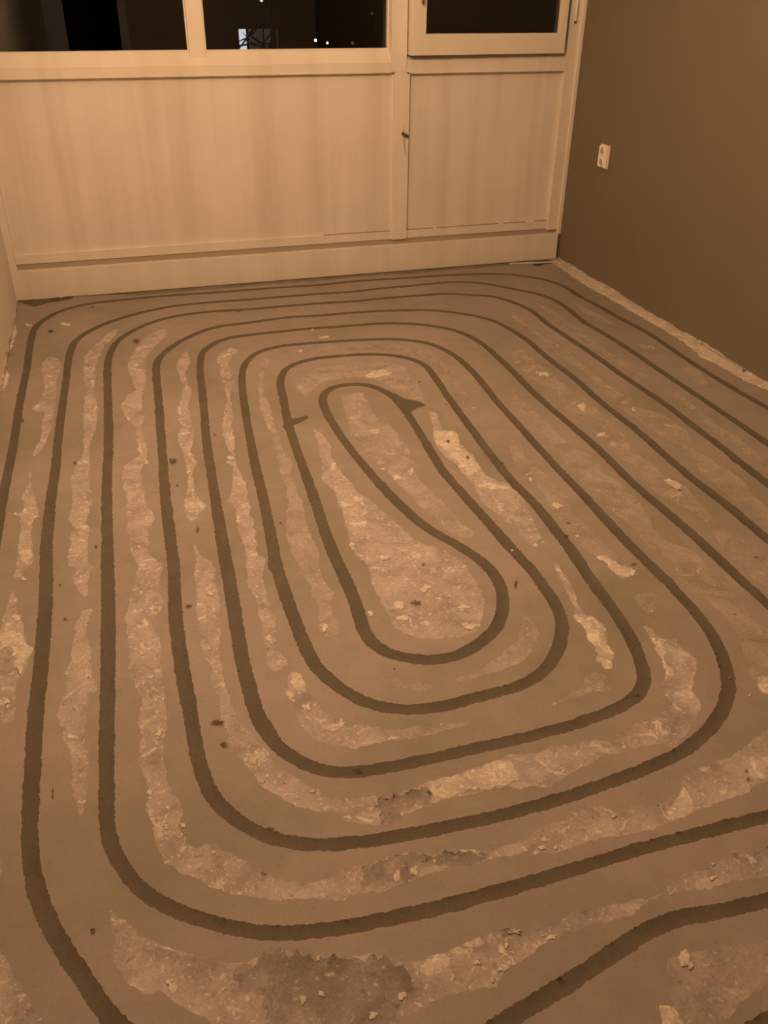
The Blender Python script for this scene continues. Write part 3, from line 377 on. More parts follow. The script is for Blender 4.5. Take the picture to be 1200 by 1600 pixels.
STAINS=[(-2272,-692,17,-5,2,30),(-2612,-481,17,-5,-1,24),(-2223,-1787,13,-4,2,19),(-2222,-1944,5,-1,1,8),(-2191,-2204,6,-2,3,23),(-2549,-2365,4,-1,0,6),(-2535,-2508,6,-2,0,5),(-2251,-2539,10,-3,1,10),(-2235,-2942,14,-4,1,11),(-2228,-3006,10,-3,1,8),(-2485,-3337,6,-2,0,6),(-2552,-3034,2,-1,0,17),(-1967,-2234,3,-1,1,5),(-1648,-2533,6,-2,3,8),(-1716,-2681,15,-4,3,10),(-1192,-2456,7,-2,2,5),(-1228,-2513,7,-2,4,7),(-785,-2381,6,-2,4,7),(-790,-2744,7,-2,4,5),(-1992,-3143,11,-3,1,5),(-1878,-3229,5,-2,2,6),(-1271,-3354,4,-1,4,5),(-1283,-3372,4,-1,3,5),(-1840,-2889,3,-1,1,4),(-2781,-234,5,-1,-1,13),(-2685,-1354,6,-2,-1,18),(-14,-1642,10,-3,14,19),(-1120,-2682,8,-2,4,6),(-996,-2936,6,-2,3,4),(-1365,-3111,8,-2,2,3),(-2460,-2214,3,-1,0,11),(-2317,-2302,2,-1,0,4),(-2509,-2599,2,-1,0,3),(-2071,-1642,5,-1,1,9),(-1810,-436,11,-3,2,13),(-1276,-1408,6,-2,3,9),(-1248,-1622,4,-1,3,8),(-1723,-2255,3,-1,1,5),(-1343,-1895,8,-2,4,11),(-1324,-2024,5,-1,8,20),(-1230,-2081,6,-2,3,8),(-1453,-2676,5,-1,8,17),(-2514,-1717,6,-2,0,9),(-2177,-3226,7,-2,1,4),(-2438,-202,11,-3,0,18)]


# ------------------------------------------------------------------ the floor
XL, XR, YB = -2.775, 0.0, -5.6

def catmull(pts, step):
    P = [Vector((x / 1000, y / 1000)) for x, y in pts]
    out = []
    for i in range(len(P) - 1):
        p0, p1, p2, p3 = P[max(i-1, 0)], P[i], P[i+1], P[min(i+2, len(P)-1)]
        if (p2 - p1).length < 1e-4: continue
        # centripetal Catmull-Rom
        t0 = 0.0; t1 = t0 + max((p1-p0).length, 1e-4) ** 0.5; t2 = t1 + (p2-p1).length ** 0.5; t3 = t2 + max((p3-p2).length, 1e-4) ** 0.5
        k = max(1, int((p2 - p1).length / step))
        for j in range(k):
            t = t1 + (t2 - t1) * j / k
            A1 = p0.lerp(p1, (t-t0)/(t1-t0)); A2 = p1.lerp(p2, (t-t1)/(t2-t1)); A3 = p2.lerp(p3, (t-t2)/(t3-t2))
            B1 = A1.lerp(A2, (t-t0)/(t2-t0)); B2 = A2.lerp(A3, (t-t1)/(t3-t1))
            out.append(B1.lerp(B2, (t-t1)/(t2-t1)))
    out.append(P[-1])
    return out

def resample(P, step):
    out = [P[0]]; need = step; 
    for a, b in zip(P[:-1], P[1:]):
        L = (b - a).length; pos = 0.0
        while L - pos >= need:
            pos += need; out.append(a.lerp(b, pos / L)); need = step
        need -= (L - pos)
    return out

def smooth_path(P, it):
    for _ in range(it):
        P = [P[0]] + [(P[i-1] + 2 * P[i] + P[i+1]) / 4 for i in range(1, len(P)-1)] + [P[-1]]
    return P

centre = smooth_path(resample(catmull(GROOVE, 0.02), 0.004), 90)
def half_width(p, s):
    w = float(np.interp(-p.y, (1.8, 2.6, 2.9, 3.2, 3.45, 3.65), (0.0142, 0.0172, 0.0156, 0.0142, 0.0130, 0.0138)))
    return w * (1 + 0.10 * noise.noise(Vector((s * 3.1, 4.7, 0))))
left_side, right_side = [], []
for i, p in enumerate(centre):
    d = (centre[min(i+2, len(centre)-1)] - centre[max(i-2, 0)]).normalized()
    nrm = Vector((-d.y, d.x)); s = i * 0.004
    w = half_width(p, s)
    def rag(k):
        v = Vector((s * 1.0, k, 0.3))
        r = 0.0014 * noise.noise(v * 26) + 0.0015 * noise.noise(v * 85 + Vector((5, 0, 0))) + random.uniform(-0.0011, 0.0014)
        b = noise.noise(Vector((s * 11, k + 50, 0)))
        return r + max(0, b - 0.52) * 0.02
    left_side.append(p + nrm * (w + rag(1.3)))
    right_side.append(p - nrm * (w + rag(7.9)))

verts2, faces2, face_cls = [], [], []
def add_poly(pts, cls):
    if sum(a.x * b.y - b.x * a.y for a, b in zip(pts, pts[1:] + pts[:1])) < 0: pts = pts[::-1]
    b = len(verts2); verts2.extend(pts); faces2.append(list(range(b, b + len(pts)))); face_cls.append(cls)

add_poly([Vector((XL, YB)), Vector((XR, YB)), Vector((XR, 0.06)), Vector((XL, 0.06))], 'floor')
# the ribbon is given in lengths so that each polygon stays simple
CH = 200
for a in range(0, len(centre) - 1, CH):
    b = min(a + CH, len(centre) - 1)
    add_poly(left_side[a:b+1] + right_side[a:b+1][::-1], 'groove')

def ragged(pts, amp, step=0.008, seed=0.0):
    P = [Vector((x / 1000, y / 1000)) for x, y in pts]; P.append(P[0])
    Q = resample(P, step) if sum((b-a).length for a, b in zip(P[:-1], P[1:])) > 6 * step else P[:-1]
    n = len(Q)
    for _ in range(2): Q = [(Q[i-1] + 2 * Q[i] + Q[(i+1) % n]) / 4 for i in range(n)]
    out = []
    for i in range(n):
        d = Q[(i+1) % n] - Q[i-1]
        if d.length < 1e-6: continue
        nr = Vector((-d.y, d.x)).normalized()
        v = Vector((Q[i].x, Q[i].y, seed))
        k = noise.noise(v * 28) * 1.0 + noise.noise(v * 75) * 0.6 + random.uniform(-0.32, 0.32)
        out.append(Q[i] + nr * amp * k)
    return [Vector((min(max(q.x, XL + 0.001), XR - 0.001), min(max(q.y, YB + 0.001), -0.002))) for q in out]

# strips that carry on beyond the photograph's frame
EXTRA = [('worn', [(-250,-2250),(-205,-2300),(-200,-3000),(-215,-3500),(-250,-3450),(-240,-2800)]),
         ('worn', [(-430,-2450),(-395,-2500),(-390,-3100),(-410,-3400),(-450,-3300),(-440,-2900)]),
         ('worn', [(-620,-2900),(-580,-2850),(-570,-3200),(-610,-3430),(-640,-3300)]),
         ('bare', [(-800,-3300),(-770,-3150),(-760,-3000),(-740,-3250),(-800,-3470),(-1000,-3560),(-960,-3510)]),
         ('bare', [(-2500,-4050),(-1900,-3980),(-1200,-3920),(-600,-3880),(-480,-4300),(-520,-5200),(-1500,-5350),(-2600,-5300),(-2650,-4500)])]
AMP = {'pale': 0.0065, 'bare': 0.0062, 'worn': 0.0075, 'dirty': 0.018, 'plaster': 0.008, 'grime_shade': 0.006, 'grime_shade2': 0.003}
for k, (cls, pts) in enumerate(PATCHES + EXTRA):
    add_poly(ragged(pts, AMP[cls], 0.0065, k * 3.7), cls)
dust = [(-2300, -5)] + [(x, -75 - 25 * noise.noise(Vector((x * 0.004, 9, 0))) - 10 * noise.noise(Vector((x * 0.02, 3, 0)))) for x in range(-2280, -220, 20)] + [(-200, -5)]
add_poly([Vector((x / 1000, y / 1000)) for x, y in dust], 'dust')
# dirty open joint along the plinth; its dark width also paints the shadow band
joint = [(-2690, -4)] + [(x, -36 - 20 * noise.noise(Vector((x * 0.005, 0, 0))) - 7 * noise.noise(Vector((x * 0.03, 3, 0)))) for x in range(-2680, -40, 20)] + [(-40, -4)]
add_poly([Vector((x / 1000, y / 1000)) for x, y in joint], 'grime_shade')

# loose points: fine where bare concrete needs relief, groove centres for a slightly sunken fill
loose = [p.copy() for p in centre[::3]]
y = -0.05
while y > YB:
    st = 0.018 if y > -3.9 else 0.12
    x = XL + 0.05
    while x < XR - 0.03:
        loose.append(Vector((x + random.uniform(-.35, .35) * st, y + random.uniform(-.35, .35) * st)))
        x += st
    y -= st
verts2.extend(loose)

edges2 = [(f[i - 1], f[i]) for f in faces2 for i in range(len(f))]
vo, eo, fo, ov, oe, of = delaunay_2d_cdt(verts2, edges2, [], 0, 1e-6, False)
PRIO = {'floor': 0, 'worn': 1, 'bare': 2, 'dirty': 3, 'plaster': 4, 'grime_shade': 5, 'grime_shade2': 6, 'groove': 7, 'dust': 0.5, 'pale': 1.5}
tri = np.array(fo, dtype=np.int64)
V = np.array([(v.x, v.y) for v in vo])
cen = V[tri].mean(axis=1)
tcls = np.full(len(tri), -1.0)
for f, c in zip(faces2, face_cls):
    Pg = np.array([(verts2[i].x, verts2[i].y) for i in f])
    lo, hi = Pg.min(0), Pg.max(0)
    idx = np.nonzero(((cen >= lo) & (cen <= hi)).all(axis=1))[0]
    if len(idx) == 0: continue
    q = cen[idx]; inside = np.zeros(len(idx), bool)
    Pn = np.roll(Pg, -1, axis=0)
    for (x1, y1), (x2, y2) in zip(Pg, Pn):
        if y1 == y2: continue
        hit = (q[:, 1] < y1) != (q[:, 1] < y2)
        inside ^= hit & (q[:, 0] < (x2 - x1) * (q[:, 1] - y1) / (y2 - y1) + x1)
    k = idx[inside]
    tcls[k] = np.maximum(tcls[k], PRIO[c])
keep = tcls >= 0
tri, tcls = tri[keep], tcls[keep]
nv = len(V)
# class of a vertex: that of all its triangles, or -1 on a border
vmin = np.full(nv, 99.0); vmax = np.full(nv, -1.0)
for k in range(3):
    np.minimum.at(vmin, tri[:, k], tcls); np.maximum.at(vmax, tri[:, k], tcls)
vc = np.where(vmin == vmax, vmax, -1)
Z = np.zeros(nv)
for i in range(nv):
    q = Vector((V[i, 0], V[i, 1], 0))
    z = 0.0010 * noise.noise(q * 6) + 0.0004 * noise.noise(q * 25)
    c = vc[i]
    if c in (2, 3): z += -0.0014 + 0.0020 * noise.noise(q * 38) + 0.0012 * noise.noise(q * 95)
    elif c in (1, 1.5): z += -0.0006 + 0.0010 * noise.noise(q * 38) + 0.0006 * noise.noise(q * 95)
    elif c == 4: z += 0.0010 + 0.0020 * noise.noise(q * 45)
    elif c == 5: z += -0.006 + 0.002 * noise.noise(q * 60)
    elif c == 6: z += -0.001
    elif c == 7: z += -0.0022 + 0.0005 * noise.noise(q * 60)
    Z[i] = z
V3 = np.column_stack([V, Z])

def sub_mesh(name, t):
    u, inv = np.unique(t, return_inverse=True)
    inv = inv.reshape(-1, 3)
    me = bpy.data.meshes.new(name)
    me.from_pydata([tuple(r) for r in V3[u]], [], [tuple(int(k) for k in r) for r in inv])
    return me

# the slab and the skim coat on it
me = sub_mesh('floor', tri[tcls == 0])
bm = bmesh.new(); bm.from_mesh(me)
bm_box(bm, XL, XR, YB, 0.06, -0.16, -0.014)
bm.to_mesh(me); bm.free()
floor = link('floor', me, M_SKIM, None)
for p in floor.data.polygons: p.use_smooth = len(p.vertices) == 3
tag(floor, 'bare concrete floor skimmed with tan filler around a spiral of filled pipe grooves', 'floor', None, 'structure')

g = link('pipe_groove', sub_mesh('pipe_groove', tri[tcls == 7]), M_GROOVE, floor, True)
g['label'] = 'dark brown filled groove spiralling round the whole floor'

def components(t):
    parent = {}
    def find(a):
        while parent[a] != a:
            parent[a] = parent[parent[a]]; a = parent[a]
        return a
    edge = {}
    for i, (a, b, c) in enumerate(t.tolist()):
        parent[i] = i
        for e in ((a, b), (b, c), (c, a)):
            e = (min(e), max(e))
            if e in edge:
                ra, rb = find(i), find(edge[e])
                if ra != rb: parent[ra] = rb
            else: edge[e] = i
    out = {}
    for i in range(len(t)): out.setdefault(find(i), []).append(i)
    return [t[v] for v in out.values()]

for cls, nm, m in (('dust', 'dusty_edge', M_DUST), ('worn', 'worn_patch', M_WORN), ('pale', 'concrete_patch', M_PALE), ('bare', 'concrete_patch', M_BARE), ('dirty', 'concrete_patch', M_DIRTY),
                   ('plaster', 'plaster_patch', M_PLASTER), ('grime_shade', 'dirt_shade_patch', M_GRIME_SHADE), ('grime_shade2', 'filler_smear', M_GROOVE)):
    t = tri[tcls == PRIO[cls]]
    comps = sorted(components(t), key=len, reverse=True)
    big = [c for c in comps if len(c) >= 12]
    crumbs = [c for c in comps if len(c) < 12]
    if crumbs and big: big[0] = np.vstack([big[0]] + crumbs)
    for c in big: link(nm, sub_mesh(nm, c), m, floor, True)

# pale flecks: clusters of thin plaster crumbs stuck to the surface
def fleck(rec, seed):
    cx, cy, ux, uy, vx, vy = [v / 1000 for v in rec]
    rnd = random.Random(seed)
    bm = bmesh.new(); N = 9
    rad = max(math.hypot(ux, uy), math.hypot(vx, vy), 0.014)
    near = np.hypot(V[:, 0] - cx, V[:, 1] - cy) < rad
    z0 = (float(Z[near].mean()) if near.any() else 0.0) + 0.0009
    for c in range(rnd.randint(4, 7)):
        a0 = rnd.uniform(0, 6.28); d0 = 0.0 if c == 0 else rnd.uniform(0.35, 0.95)
        ou, ov = d0 * math.cos(a0), d0 * math.sin(a0)
        sc = rnd.uniform(0.5, 0.75) if c == 0 else rnd.uniform(0.16, 0.45)
        ht = rnd.uniform(0.0004, 0.0013)
        rings = []
        for f, h in ((1.0, -0.0075), (0.93, ht * 0.5), (0.55, ht)):
            ring = []
            for i in range(N):
                a = 2 * math.pi * i / N; cs, sn = math.cos(a), math.sin(a)
                k = sc * f * (0.95 + 0.6 * noise.noise(Vector((cs * 1.2 + c, sn * 1.2, seed * 5.1))) + 0.5 * noise.noise(Vector((cs * 3.1, sn * 3.1 + c, seed * 3.3))))
                u, v = ou + k * cs, ov + k * sn
                ring.append(bm.verts.new((cx + u * ux + v * vx, cy + u * uy + v * vy, z0 + h)))
            rings.append(ring)
        for A_, B_ in zip(rings[:-1], rings[1:]):
            for i in range(N): bm.faces.new((A_[i], A_[(i+1) % N], B_[(i+1) % N], B_[i]))
        bm.faces.new(rings[-1])
    return bm_obj('plaster_fleck', bm, M_FLECK, floor, 0, False)
# dark stains: thin films of dirt whose edge fades out
def stain(rec, seed):
    cx, cy, ux, uy, vx, vy = [v / 1000 for v in rec]
    N = 14; z0 = 0.0010 * noise.noise(Vector((cx, cy, 0)) * 6) + 0.0016
    vs, fade = [(cx, cy, z0)], [1.0]
    for f, fd in ((0.55, 0.75), (1.35, 0.0)):
        for i in range(N):
            a = 2 * math.pi * i / N; cs, sn = math.cos(a), math.sin(a)
            k = f * (1 + 0.6 * noise.noise(Vector((cs * 1.2, sn * 1.2, seed * 5.1))))
            vs.append((cx + k * (cs * ux + sn * vx), cy + k * (cs * uy + sn * vy), z0)); fade.append(fd)
    fs = [(0, 1 + i, 1 + (i+1) % N) for i in range(N)] + [(1 + i, 1 + N + i, 1 + N + (i+1) % N, 1 + (i+1) % N) for i in range(N)]
    me = bpy.data.meshes.new('dark_stain'); me.from_pydata(vs, [], fs)
    at_ = me.attributes.new('fade', 'FLOAT', 'POINT'); at_.data.foreach_set('value', fade)
    return link('dark_stain', me, M_STAIN, floor)
for i, r in enumerate(BLOBS): fleck(r, i * 1.7 + 0.3)
for i, r in enumerate(STAINS): stain(r, 40 + i * 2.3)

# ------------------------------------------------------------------ window wall
H = 2.6
wf = box('wall_far', XL, XR, 0.075, 0.16, 0.0, 0.955, M_CREAM)
tag(wf, 'cream painted panelled parapet under the row of windows', 'wall', None, 'structure')
PD = 0.028   # the panels stand back behind rails and posts
box('parapet_panel', -2.745, -0.944, PD, PD + 0.05, 0.195, 0.925, M_CREAM, wf)['label'] = 'wide cream panel under the two fixed panes'
box('parapet_panel', -0.870, -0.074, PD, PD + 0.05, 0.190, 0.925, M_CREAM, wf)['label'] = 'narrow cream panel under the hinged window'
prism_x('sill_rail', [(0.0, 0.9155), (0.0, 0.958), (0.006, 0.963), (0.052, 1.006), (0.08, 1.010), (0.08, 0.9155)], XL, -0.9625, M_FRAME, wf)
prism_x('sill_rail', [(0.0, 0.911), (0.0, 0.962), (0.005, 0.967), (0.03, 0.984), (0.045, 0.985), (0.045, 1.05), (0.08, 1.05), (0.08, 0.911)], -0.8875, -0.076, M_FRAME, wf)
box('bottom_rail', -2.745, -0.076, 0.012, 0.08, 0.156, 0.197, M_FRAME, wf, 0.0015)
box('bottom_rail', -0.944, -0.870, 0.0, 0.012, 0.156, 0.1965, M_FRAME, wf)
box('plinth', XL, -0.012, -0.010, 0.08, -0.004, 0.130, M_FRAME, wf, 0.002)
box('shaded_joint', XL, -0.012, 0.016, 0.08, 0.120, 0.165, M_STRIP, wf)  # rail's shade over the plinth, put into the strip's darker colour
for x0, x1 in ((-1.30, -0.952), (-0.866, -0.72), (-0.70, -0.36), (-0.33, -0.20), (-0.15, -0.08)):
    prism_x('paint_crack', [(0.0118, 0.1955), (0.0118, 0.1978), (0.03, 0.1978), (0.03, 0.1955)], x0, x1, M_CRACK, wf)
post = box('parapet_post', -0.944, -0.870, 0.0, 0.08, 0.196, 0.918, M_FRAME, wf, 0.002)
# rusty hook screwed into the post, with the scrape below it
bm = bmesh.new(); tube(bm, [(-0.902, 0.002, 0.654), (-0.895, -0.012, 0.651), (-0.884, -0.016, 0.646), (-0.876, -0.010, 0.641)], [0.007, 0.0075, 0.0065, 0.004])
bm_obj('hook', bm, M_RUST, post, 0, True)
bm = bmesh.new()
vs = [bm.verts.new(p) for p in ((-0.903,-.0006,0.66),(-0.896,-.0006,0.69),(-0.893,-.0006,0.66),(-0.887,-.0006,0.60),(-0.882,-.0006,0.545),(-0.893,-.0006,0.59))]
bm.faces.new(vs)
bm_obj('scrape', bm, make_paint('scraped_paint', (0.50, 0.43, 0.34), 0, 0.7), post)
# right hand post beside the taupe wall, with its narrow cover bead
rp = box('frame_post', -0.076, -0.016, 0.0, 0.08, 0.150, 2.42, M_FRAME, wf, 0.002)
box('cover_bead', -0.020, 0.0, -0.010, 0.07, 0.128, 2.42, M_FRAME, wf, 0.003)
lp = box('frame_post', XL, -2.745, -0.004, 0.08, 0.128, 2.42, M_FRAME, wf, 0.002)

# frame of the glazing: mullions and head
bars = tag(box('trim_1', -1.869, -1.799, 0.030, 0.10, 0.985, 2.36, M_FRAME, None, 0.003), 'cream mullion between the two fixed panes', 'window frame', None, 'structure')
tag(box('trim_2', -0.9625, -0.8875, 0.0, 0.10, 0.918, 2.36, M_FRAME, None, 0.003), 'cream post between the fixed panes and the hinged window', 'window frame', None, 'structure')
tag(box('trim_3', XL, XR, 0.0, 0.16, 2.36, H, M_FRAME, None, 0.003), 'cream head rail along the top of the windows', 'window frame', None, 'structure')

def pane_window(name, x0, x1, label):
    w = box(name, x0, x1, 0.068, 0.074, 0.99, 2.375, M_GLASS)
    tag(w, label, 'window', None, 'structure')
    for nm, a in (('glazing_bead', (x0, x1, 0.048, 0.067, 0.985, 1.014)), ('glazing_bead', (x0, x1, 0.048, 0.067, 2.33, 2.36)),
                  ('glazing_bead', (x0, x0 + 0.006, 0.048, 0.067, 1.01, 2.34)), ('glazing_bead', (x1 - 0.006, x1, 0.048, 0.067, 1.01, 2.34))):
        box(nm, *a, M_FRAME, w, 0.001)
    return w
pane_window('window_1', -2.745, -1.869, 'left fixed pane mirroring the added dark doorway')
pane_window('window_2', -1.799, -0.9625, 'middle fixed pane with distant night lights')
# hinged sash at the right, standing a crack open on its right-hand hinges
w3 = empty('window_3', (-0.098, -0.004, 0.0))
tag(w3, 'hinged window in a broad cream sash beside the taupe wall', 'window', None, 'structure')
def sbox(nm, x0, x1, y0, y1, z0, z1, m, bev=0.003): return box(nm, x0 + 0.098, x1 + 0.098, y0, y1, z0, z1, m, w3, bev)
sbox('sash_bottom', -0.882, -0.100, -0.018, 0.04, 0.988, 1.074, M_SASH)
st_l = sbox('sash_stile', -0.882, -0.813, -0.018, 0.04, 1.070, 2.33, M_SASH)
st_r = sbox('sash_stile', -0.134, -0.100, -0.018, 0.04, 1.070, 2.33, M_SASH)
sbox('sash_top', -0.882, -0.100, -0.018, 0.04, 2.27, 2.34, M_SASH)
sbox('glass_pane', -0.816, -0.130, 0.012, 0.017, 1.070, 2.275, M_GLASS, 0)
bm = bmesh.new(); tube(bm, [(-0.838+.098, -0.03, 1.30), (-0.840+.098, -0.046, 1.29), (-0.842+.098, -0.047, 1.24), (-0.843+.098, -0.044, 1.192)], [0.009, 0.010, 0.009, 0.006])
h = bm_obj('handle', bm, M_METAL, w3, 0, True)
bm = bmesh.new(); bm_box(bm, -0.853+.098, -0.825+.098, -0.028, -0.017, 1.25, 1.36); bm_obj('handle_plate', bm, M_METAL, h, 0.003)
w3.rotation_euler.z = math.radians(1.6)
bm = bmesh.new(); lathe(bm, [(0, 1.122), (0.006, 1.122), (0.0075, 1.128), (0.0075, 1.205), (0.006, 1.212), (0, 1.212)], (-0.050, -0.004, 0), 'Z', 12)
hg = bm_obj('hinge', bm, M_FRAME, rp, 0, True)
bm = bmesh.new(); lathe(bm, [(0, 1.112), (0.0045, 1.112), (0.0055, 1.122), (0, 1.122)], (-0.050, -0.004, 0), 'Z', 10); bm_obj('hinge_pin', bm, M_RUST, rp, 0, True)

# ------------------------------------------------------------------ side walls, back wall, ceiling
w_right = tag(box('wall_right', 0.0, 0.12, YB, 0.16, 0.0, H, M_TAUPE), 'dull taupe painted wall on the right', 'wall', None, 'structure')
w_left = tag(box('wall_left', XL - 0.12, XL, YB, 0.16, 0.0, H, M_LEFTWALL), 'pale plastered wall at the left edge', 'wall', None, 'structure')
tag(box('ceiling', XL, XR, YB, 0.16, H, H + 0.1, M_CEIL), 'white painted ceiling above the room', 'ceiling', None, 'structure')
DX0, DX1, DH = -2.46, -1.96, 2.08  # added doorway, placed so its reflection stands in for the viewer's dark silhouette
bm = bmesh.new()
bm_box(bm, XL - 0.12, DX0, YB - 0.12, YB, 0, H); bm_box(bm, DX1, 0.12, YB - 0.12, YB, 0, H); bm_box(bm, DX0, DX1, YB - 0.12, YB, DH, H)
wb = tag(bm_obj('wall_back', bm, M_BACK), 'pale wall behind the viewer with an added doorway', 'wall', None, 'structure')
bm = bmesh.new(); bm_box(bm, DX0 - 0.3, DX1 + 0.3, YB - 1.6, YB - 1.5, 0, H); bm_box(bm, DX0 - 0.4, DX0 - 0.3, YB - 1.6, YB - 0.12, 0, H)
bm_box(bm, DX1 + 0.3, DX1 + 0.4, YB - 1.6, YB - 0.12, 0, H); bm_box(bm, DX0 - 0.4, DX1 + 0.4, YB - 1.6, YB - 0.12, H, H + 0.1); bm_box(bm, DX0 - 0.4, DX1 + 0.4, YB - 1.6, YB, -0.1, -0.004)
bm_obj('dark_backing', bm, M_DARK, wb)  # added near-black box that keeps the mirrored opening dark
d = empty('added_doorway_1', (DX0, YB, 0)); tag(d, 'added pale framed doorway behind the viewer, mirrored as a dark figure', 'added_doorway', None, 'structure')
for a in ((-0.19, 0.0, -0.13, 0.02, 0, DH + 0.07), (DX1 - DX0, DX1 - DX0 + 0.08, -0.13, 0.02, 0, DH + 0.07), (-0.0, DX1 - DX0, -0.13, 0.02, DH, DH + 0.07)):
    box('added_casing', *a, M_GREY, d, 0.003)  # unseen casing, added for the pale column mirrored in the left pane

# ragged remains of plaster where the skirting boards used to be
def remnant(wall, xw, sgn, y0, y1, seed, hmax):
    bm = bmesh.new(); n = int((y0 - y1) / 0.008); prev = None
    for i in range(n + 1):
        y = y0 + (y1 - y0) * i / n; q = Vector((y, seed, 0))
        hgt = max(0.001, hmax * (0.42 + 0.75 * noise.noise(q * 7) + 0.45 * noise.noise(q * 28) + 0.25 * noise.noise(q * 90)))
        th = 0.006 + 0.004 * noise.noise(q * 16 + Vector((0, 4, 0)))
        ring = [bm.verts.new((xw, y, -0.003)), bm.verts.new((xw + sgn * th * 1.5, y, -0.003)), bm.verts.new((xw + sgn * th, y, hgt * 0.7)), bm.verts.new((xw + sgn * th * 0.2, y, hgt)), bm.verts.new((xw, y, hgt))]
        if prev:
            for k in range(5): bm.faces.new((prev[k], prev[(k+1) % 5], ring[(k+1) % 5], ring[k]))
        else: bm.faces.new(ring)
        prev = ring
    bm.faces.new(prev[::-1])
    bm_obj('plaster_remnant', bm, M_BARE, wall, 0, True)['label'] = 'ragged strip of old plaster at the foot of the wall'
remnant(w_right, 0.0, -1, -0.02, -3.4, 2.2, 0.011)
remnant(w_left, XL, 1, -0.02, -3.4, 8.1, 0.026)

# ------------------------------------------------------------------ socket on the right wall
sk = empty('wall_socket', (0, -0.361, 0.575)); tag(sk, 'white double power socket on the taupe wall', 'socket')
box('back_plate', -0.010, 0.0, -0.040, 0.040, -0.052, 0.052, M_PLASTIC, sk, 0.003)
bm = bmesh.new(); bm_box(bm, -0.020, -0.008, -0.037, 0.037, -0.048, 0.048)
bmesh.ops.bevel(bm, geom=bm.edges[:], offset=0.005, segments=3, affect='EDGES')
bm_obj('cover', bm, M_PLASTIC, sk)
def face_ring(zc):
    bm = bmesh.new()
    lathe(bm, [(0.0, -0.0205), (0.0165, -0.0205), (0.018, -0.0245), (0.0205, -0.0250), (0.0225, -0.0205), (0.021, -0.0180), (0, -0.0180)], (0, 0, zc), 'X', 24)
    r = bm_obj('socket_ring', bm, M_PLASTIC, sk, 0, True)
    bm = bmesh.new(); lathe(bm, [(0, -0.0212), (0.0155, -0.0212), (0.0155, -0.0200), (0, -0.0200)], (0, 0, zc), 'X', 20)
    w = bm_obj('socket_well', bm, mat('socket_well_shade', (0.42, 0.37, 0.30), 0.5), r)
    bm = bmesh.new()
    for s in (-1, 1): lathe(bm, [(0, -0.0218), (0.003, -0.0218), (0.003, -0.0205), (0, -0.0205)], (0, s * 0.0095, zc), 'X', 10)
    bm_obj('pin_hole', bm, M_DARKHOLE, sk)
face_ring(0.024); face_ring(-0.024)

# ------------------------------------------------------------------ lath lying in the far right corner
bm = bmesh.new(); bm_box(bm, -0.13, 0.13, -0.006, 0.006, 0.0, 0.006)
la = bm_obj('wooden_lath', bm, M_LATH, None, 0.001)
la.location = (-0.182, -0.078, 0.0012); la.rotation_euler.z = math.radians(-7)
tag(la, 'thin pale lath lying on the floor in the far right corner', 'lath')

# ------------------------------------------------------------------ the lamp: bare bulb on a cord
lm = empty('ceiling_lamp', (LAMP.x, LAMP.y, H)); tag(lm, 'bare warm bulb hanging on a cord from the ceiling', 'lamp')
dz = LAMP.z - H
bm = bmesh.new(); lathe(bm, [(0, 0), (0.05, 0), (0.05, -0.012), (0.02, -0.035), (0, -0.035)], (0, 0, 0), 'Z', 24); bm_obj('ceiling_rose', bm, M_PLASTIC, lm, 0, True)
bm = bmesh.new(); tube(bm, [(0, 0, -0.03), (0.002, 0, dz * 0.5), (0, 0, dz + 0.10)], 0.003); bm_obj('cord', bm, M_DARK, lm, 0, True)
bm = bmesh.new(); lathe(bm, [(0, dz + 0.105), (0.012, dz + 0.105), (0.02, dz + 0.085), (0.02, dz + 0.045), (0, dz + 0.045)], (0, 0, 0), 'Z', 20); bm_obj('bulb_holder', bm, M_DARK, lm, 0, True)
bm = bmesh.new()
lathe(bm, [(0, dz - 0.045), (0.016, dz - 0.042), (0.031, dz - 0.032), (0.040, dz - 0.014), (0.0405, dz + 0.003), (0.034, dz + 0.020), (0.022, dz + 0.038), (0.014, dz + 0.047), (0, dz + 0.047)], (0, 0, 0), 'Z', 20)
bm_obj('bulb', bm, emitter('warm_bulb_glow', LAMP_COLOR, LAMP_STRENGTH), lm, 0, True)

# ------------------------------------------------------------------ outside in the night
M_BRICK = mat('dark_facade', (0.05, 0.04, 0.03), 0.9); M_GROUND = mat('dark_garden', (0.03, 0.03, 0.02), 0.9)
M_BARK = mat('dark_bark', (0.015, 0.012, 0.01), 0.9)
tag(box('garden_ground', -30, 30, 0.3, 40, -3.2, -3.0, M_GROUND), 'dark garden below the windows', 'ground', None, 'structure')
YH = 14.0
# neighbouring house with one lit window, real size and distance (metres)
hs = empty('neighbour_house', (-3.3, YH, -3.0)); tag(hs, 'dark house across the garden with one pale lit window', 'house')
def hb(nm, a, m, par=None, bev=0.0):
    o = box(nm, *a, m, par or hs, bev); return o
X0, X1, XM, ZB, ZT = 3.725, 4.448, 3.855, 2.980, 3.424
hb('facade', (-6, 10, 0.0, 5.0, 0.0, 5.6), M_BRICK)
bm = bmesh.new()
a = [bm.verts.new(p) for p in ((-6.3, -0.3, 5.5), (-6.3, 5.3, 5.5), (-6.3, 2.5, 8.0))]; b = [bm.verts.new(p) for p in ((10.3, -0.3, 5.5), (10.3, 5.3, 5.5), (10.3, 2.5, 8.0))]
bm.faces.new(a); bm.faces.new(b[::-1])
for i in range(3): bm.faces.new((a[i], b[i], b[(i+1) % 3], a[(i+1) % 3]))
bm_obj('roof', bm, M_BRICK, hs)
win = hb('window', (X0 - 0.05, X1 + 0.05, -0.06, 0.0, ZB - 0.05, ZT + 0.05), M_DARK)
hb('pane', (X0, XM, -0.075, -0.062, ZB, ZT), emitter('lit_pane', (0.80, 0.90, 1.0), 0.85), win)
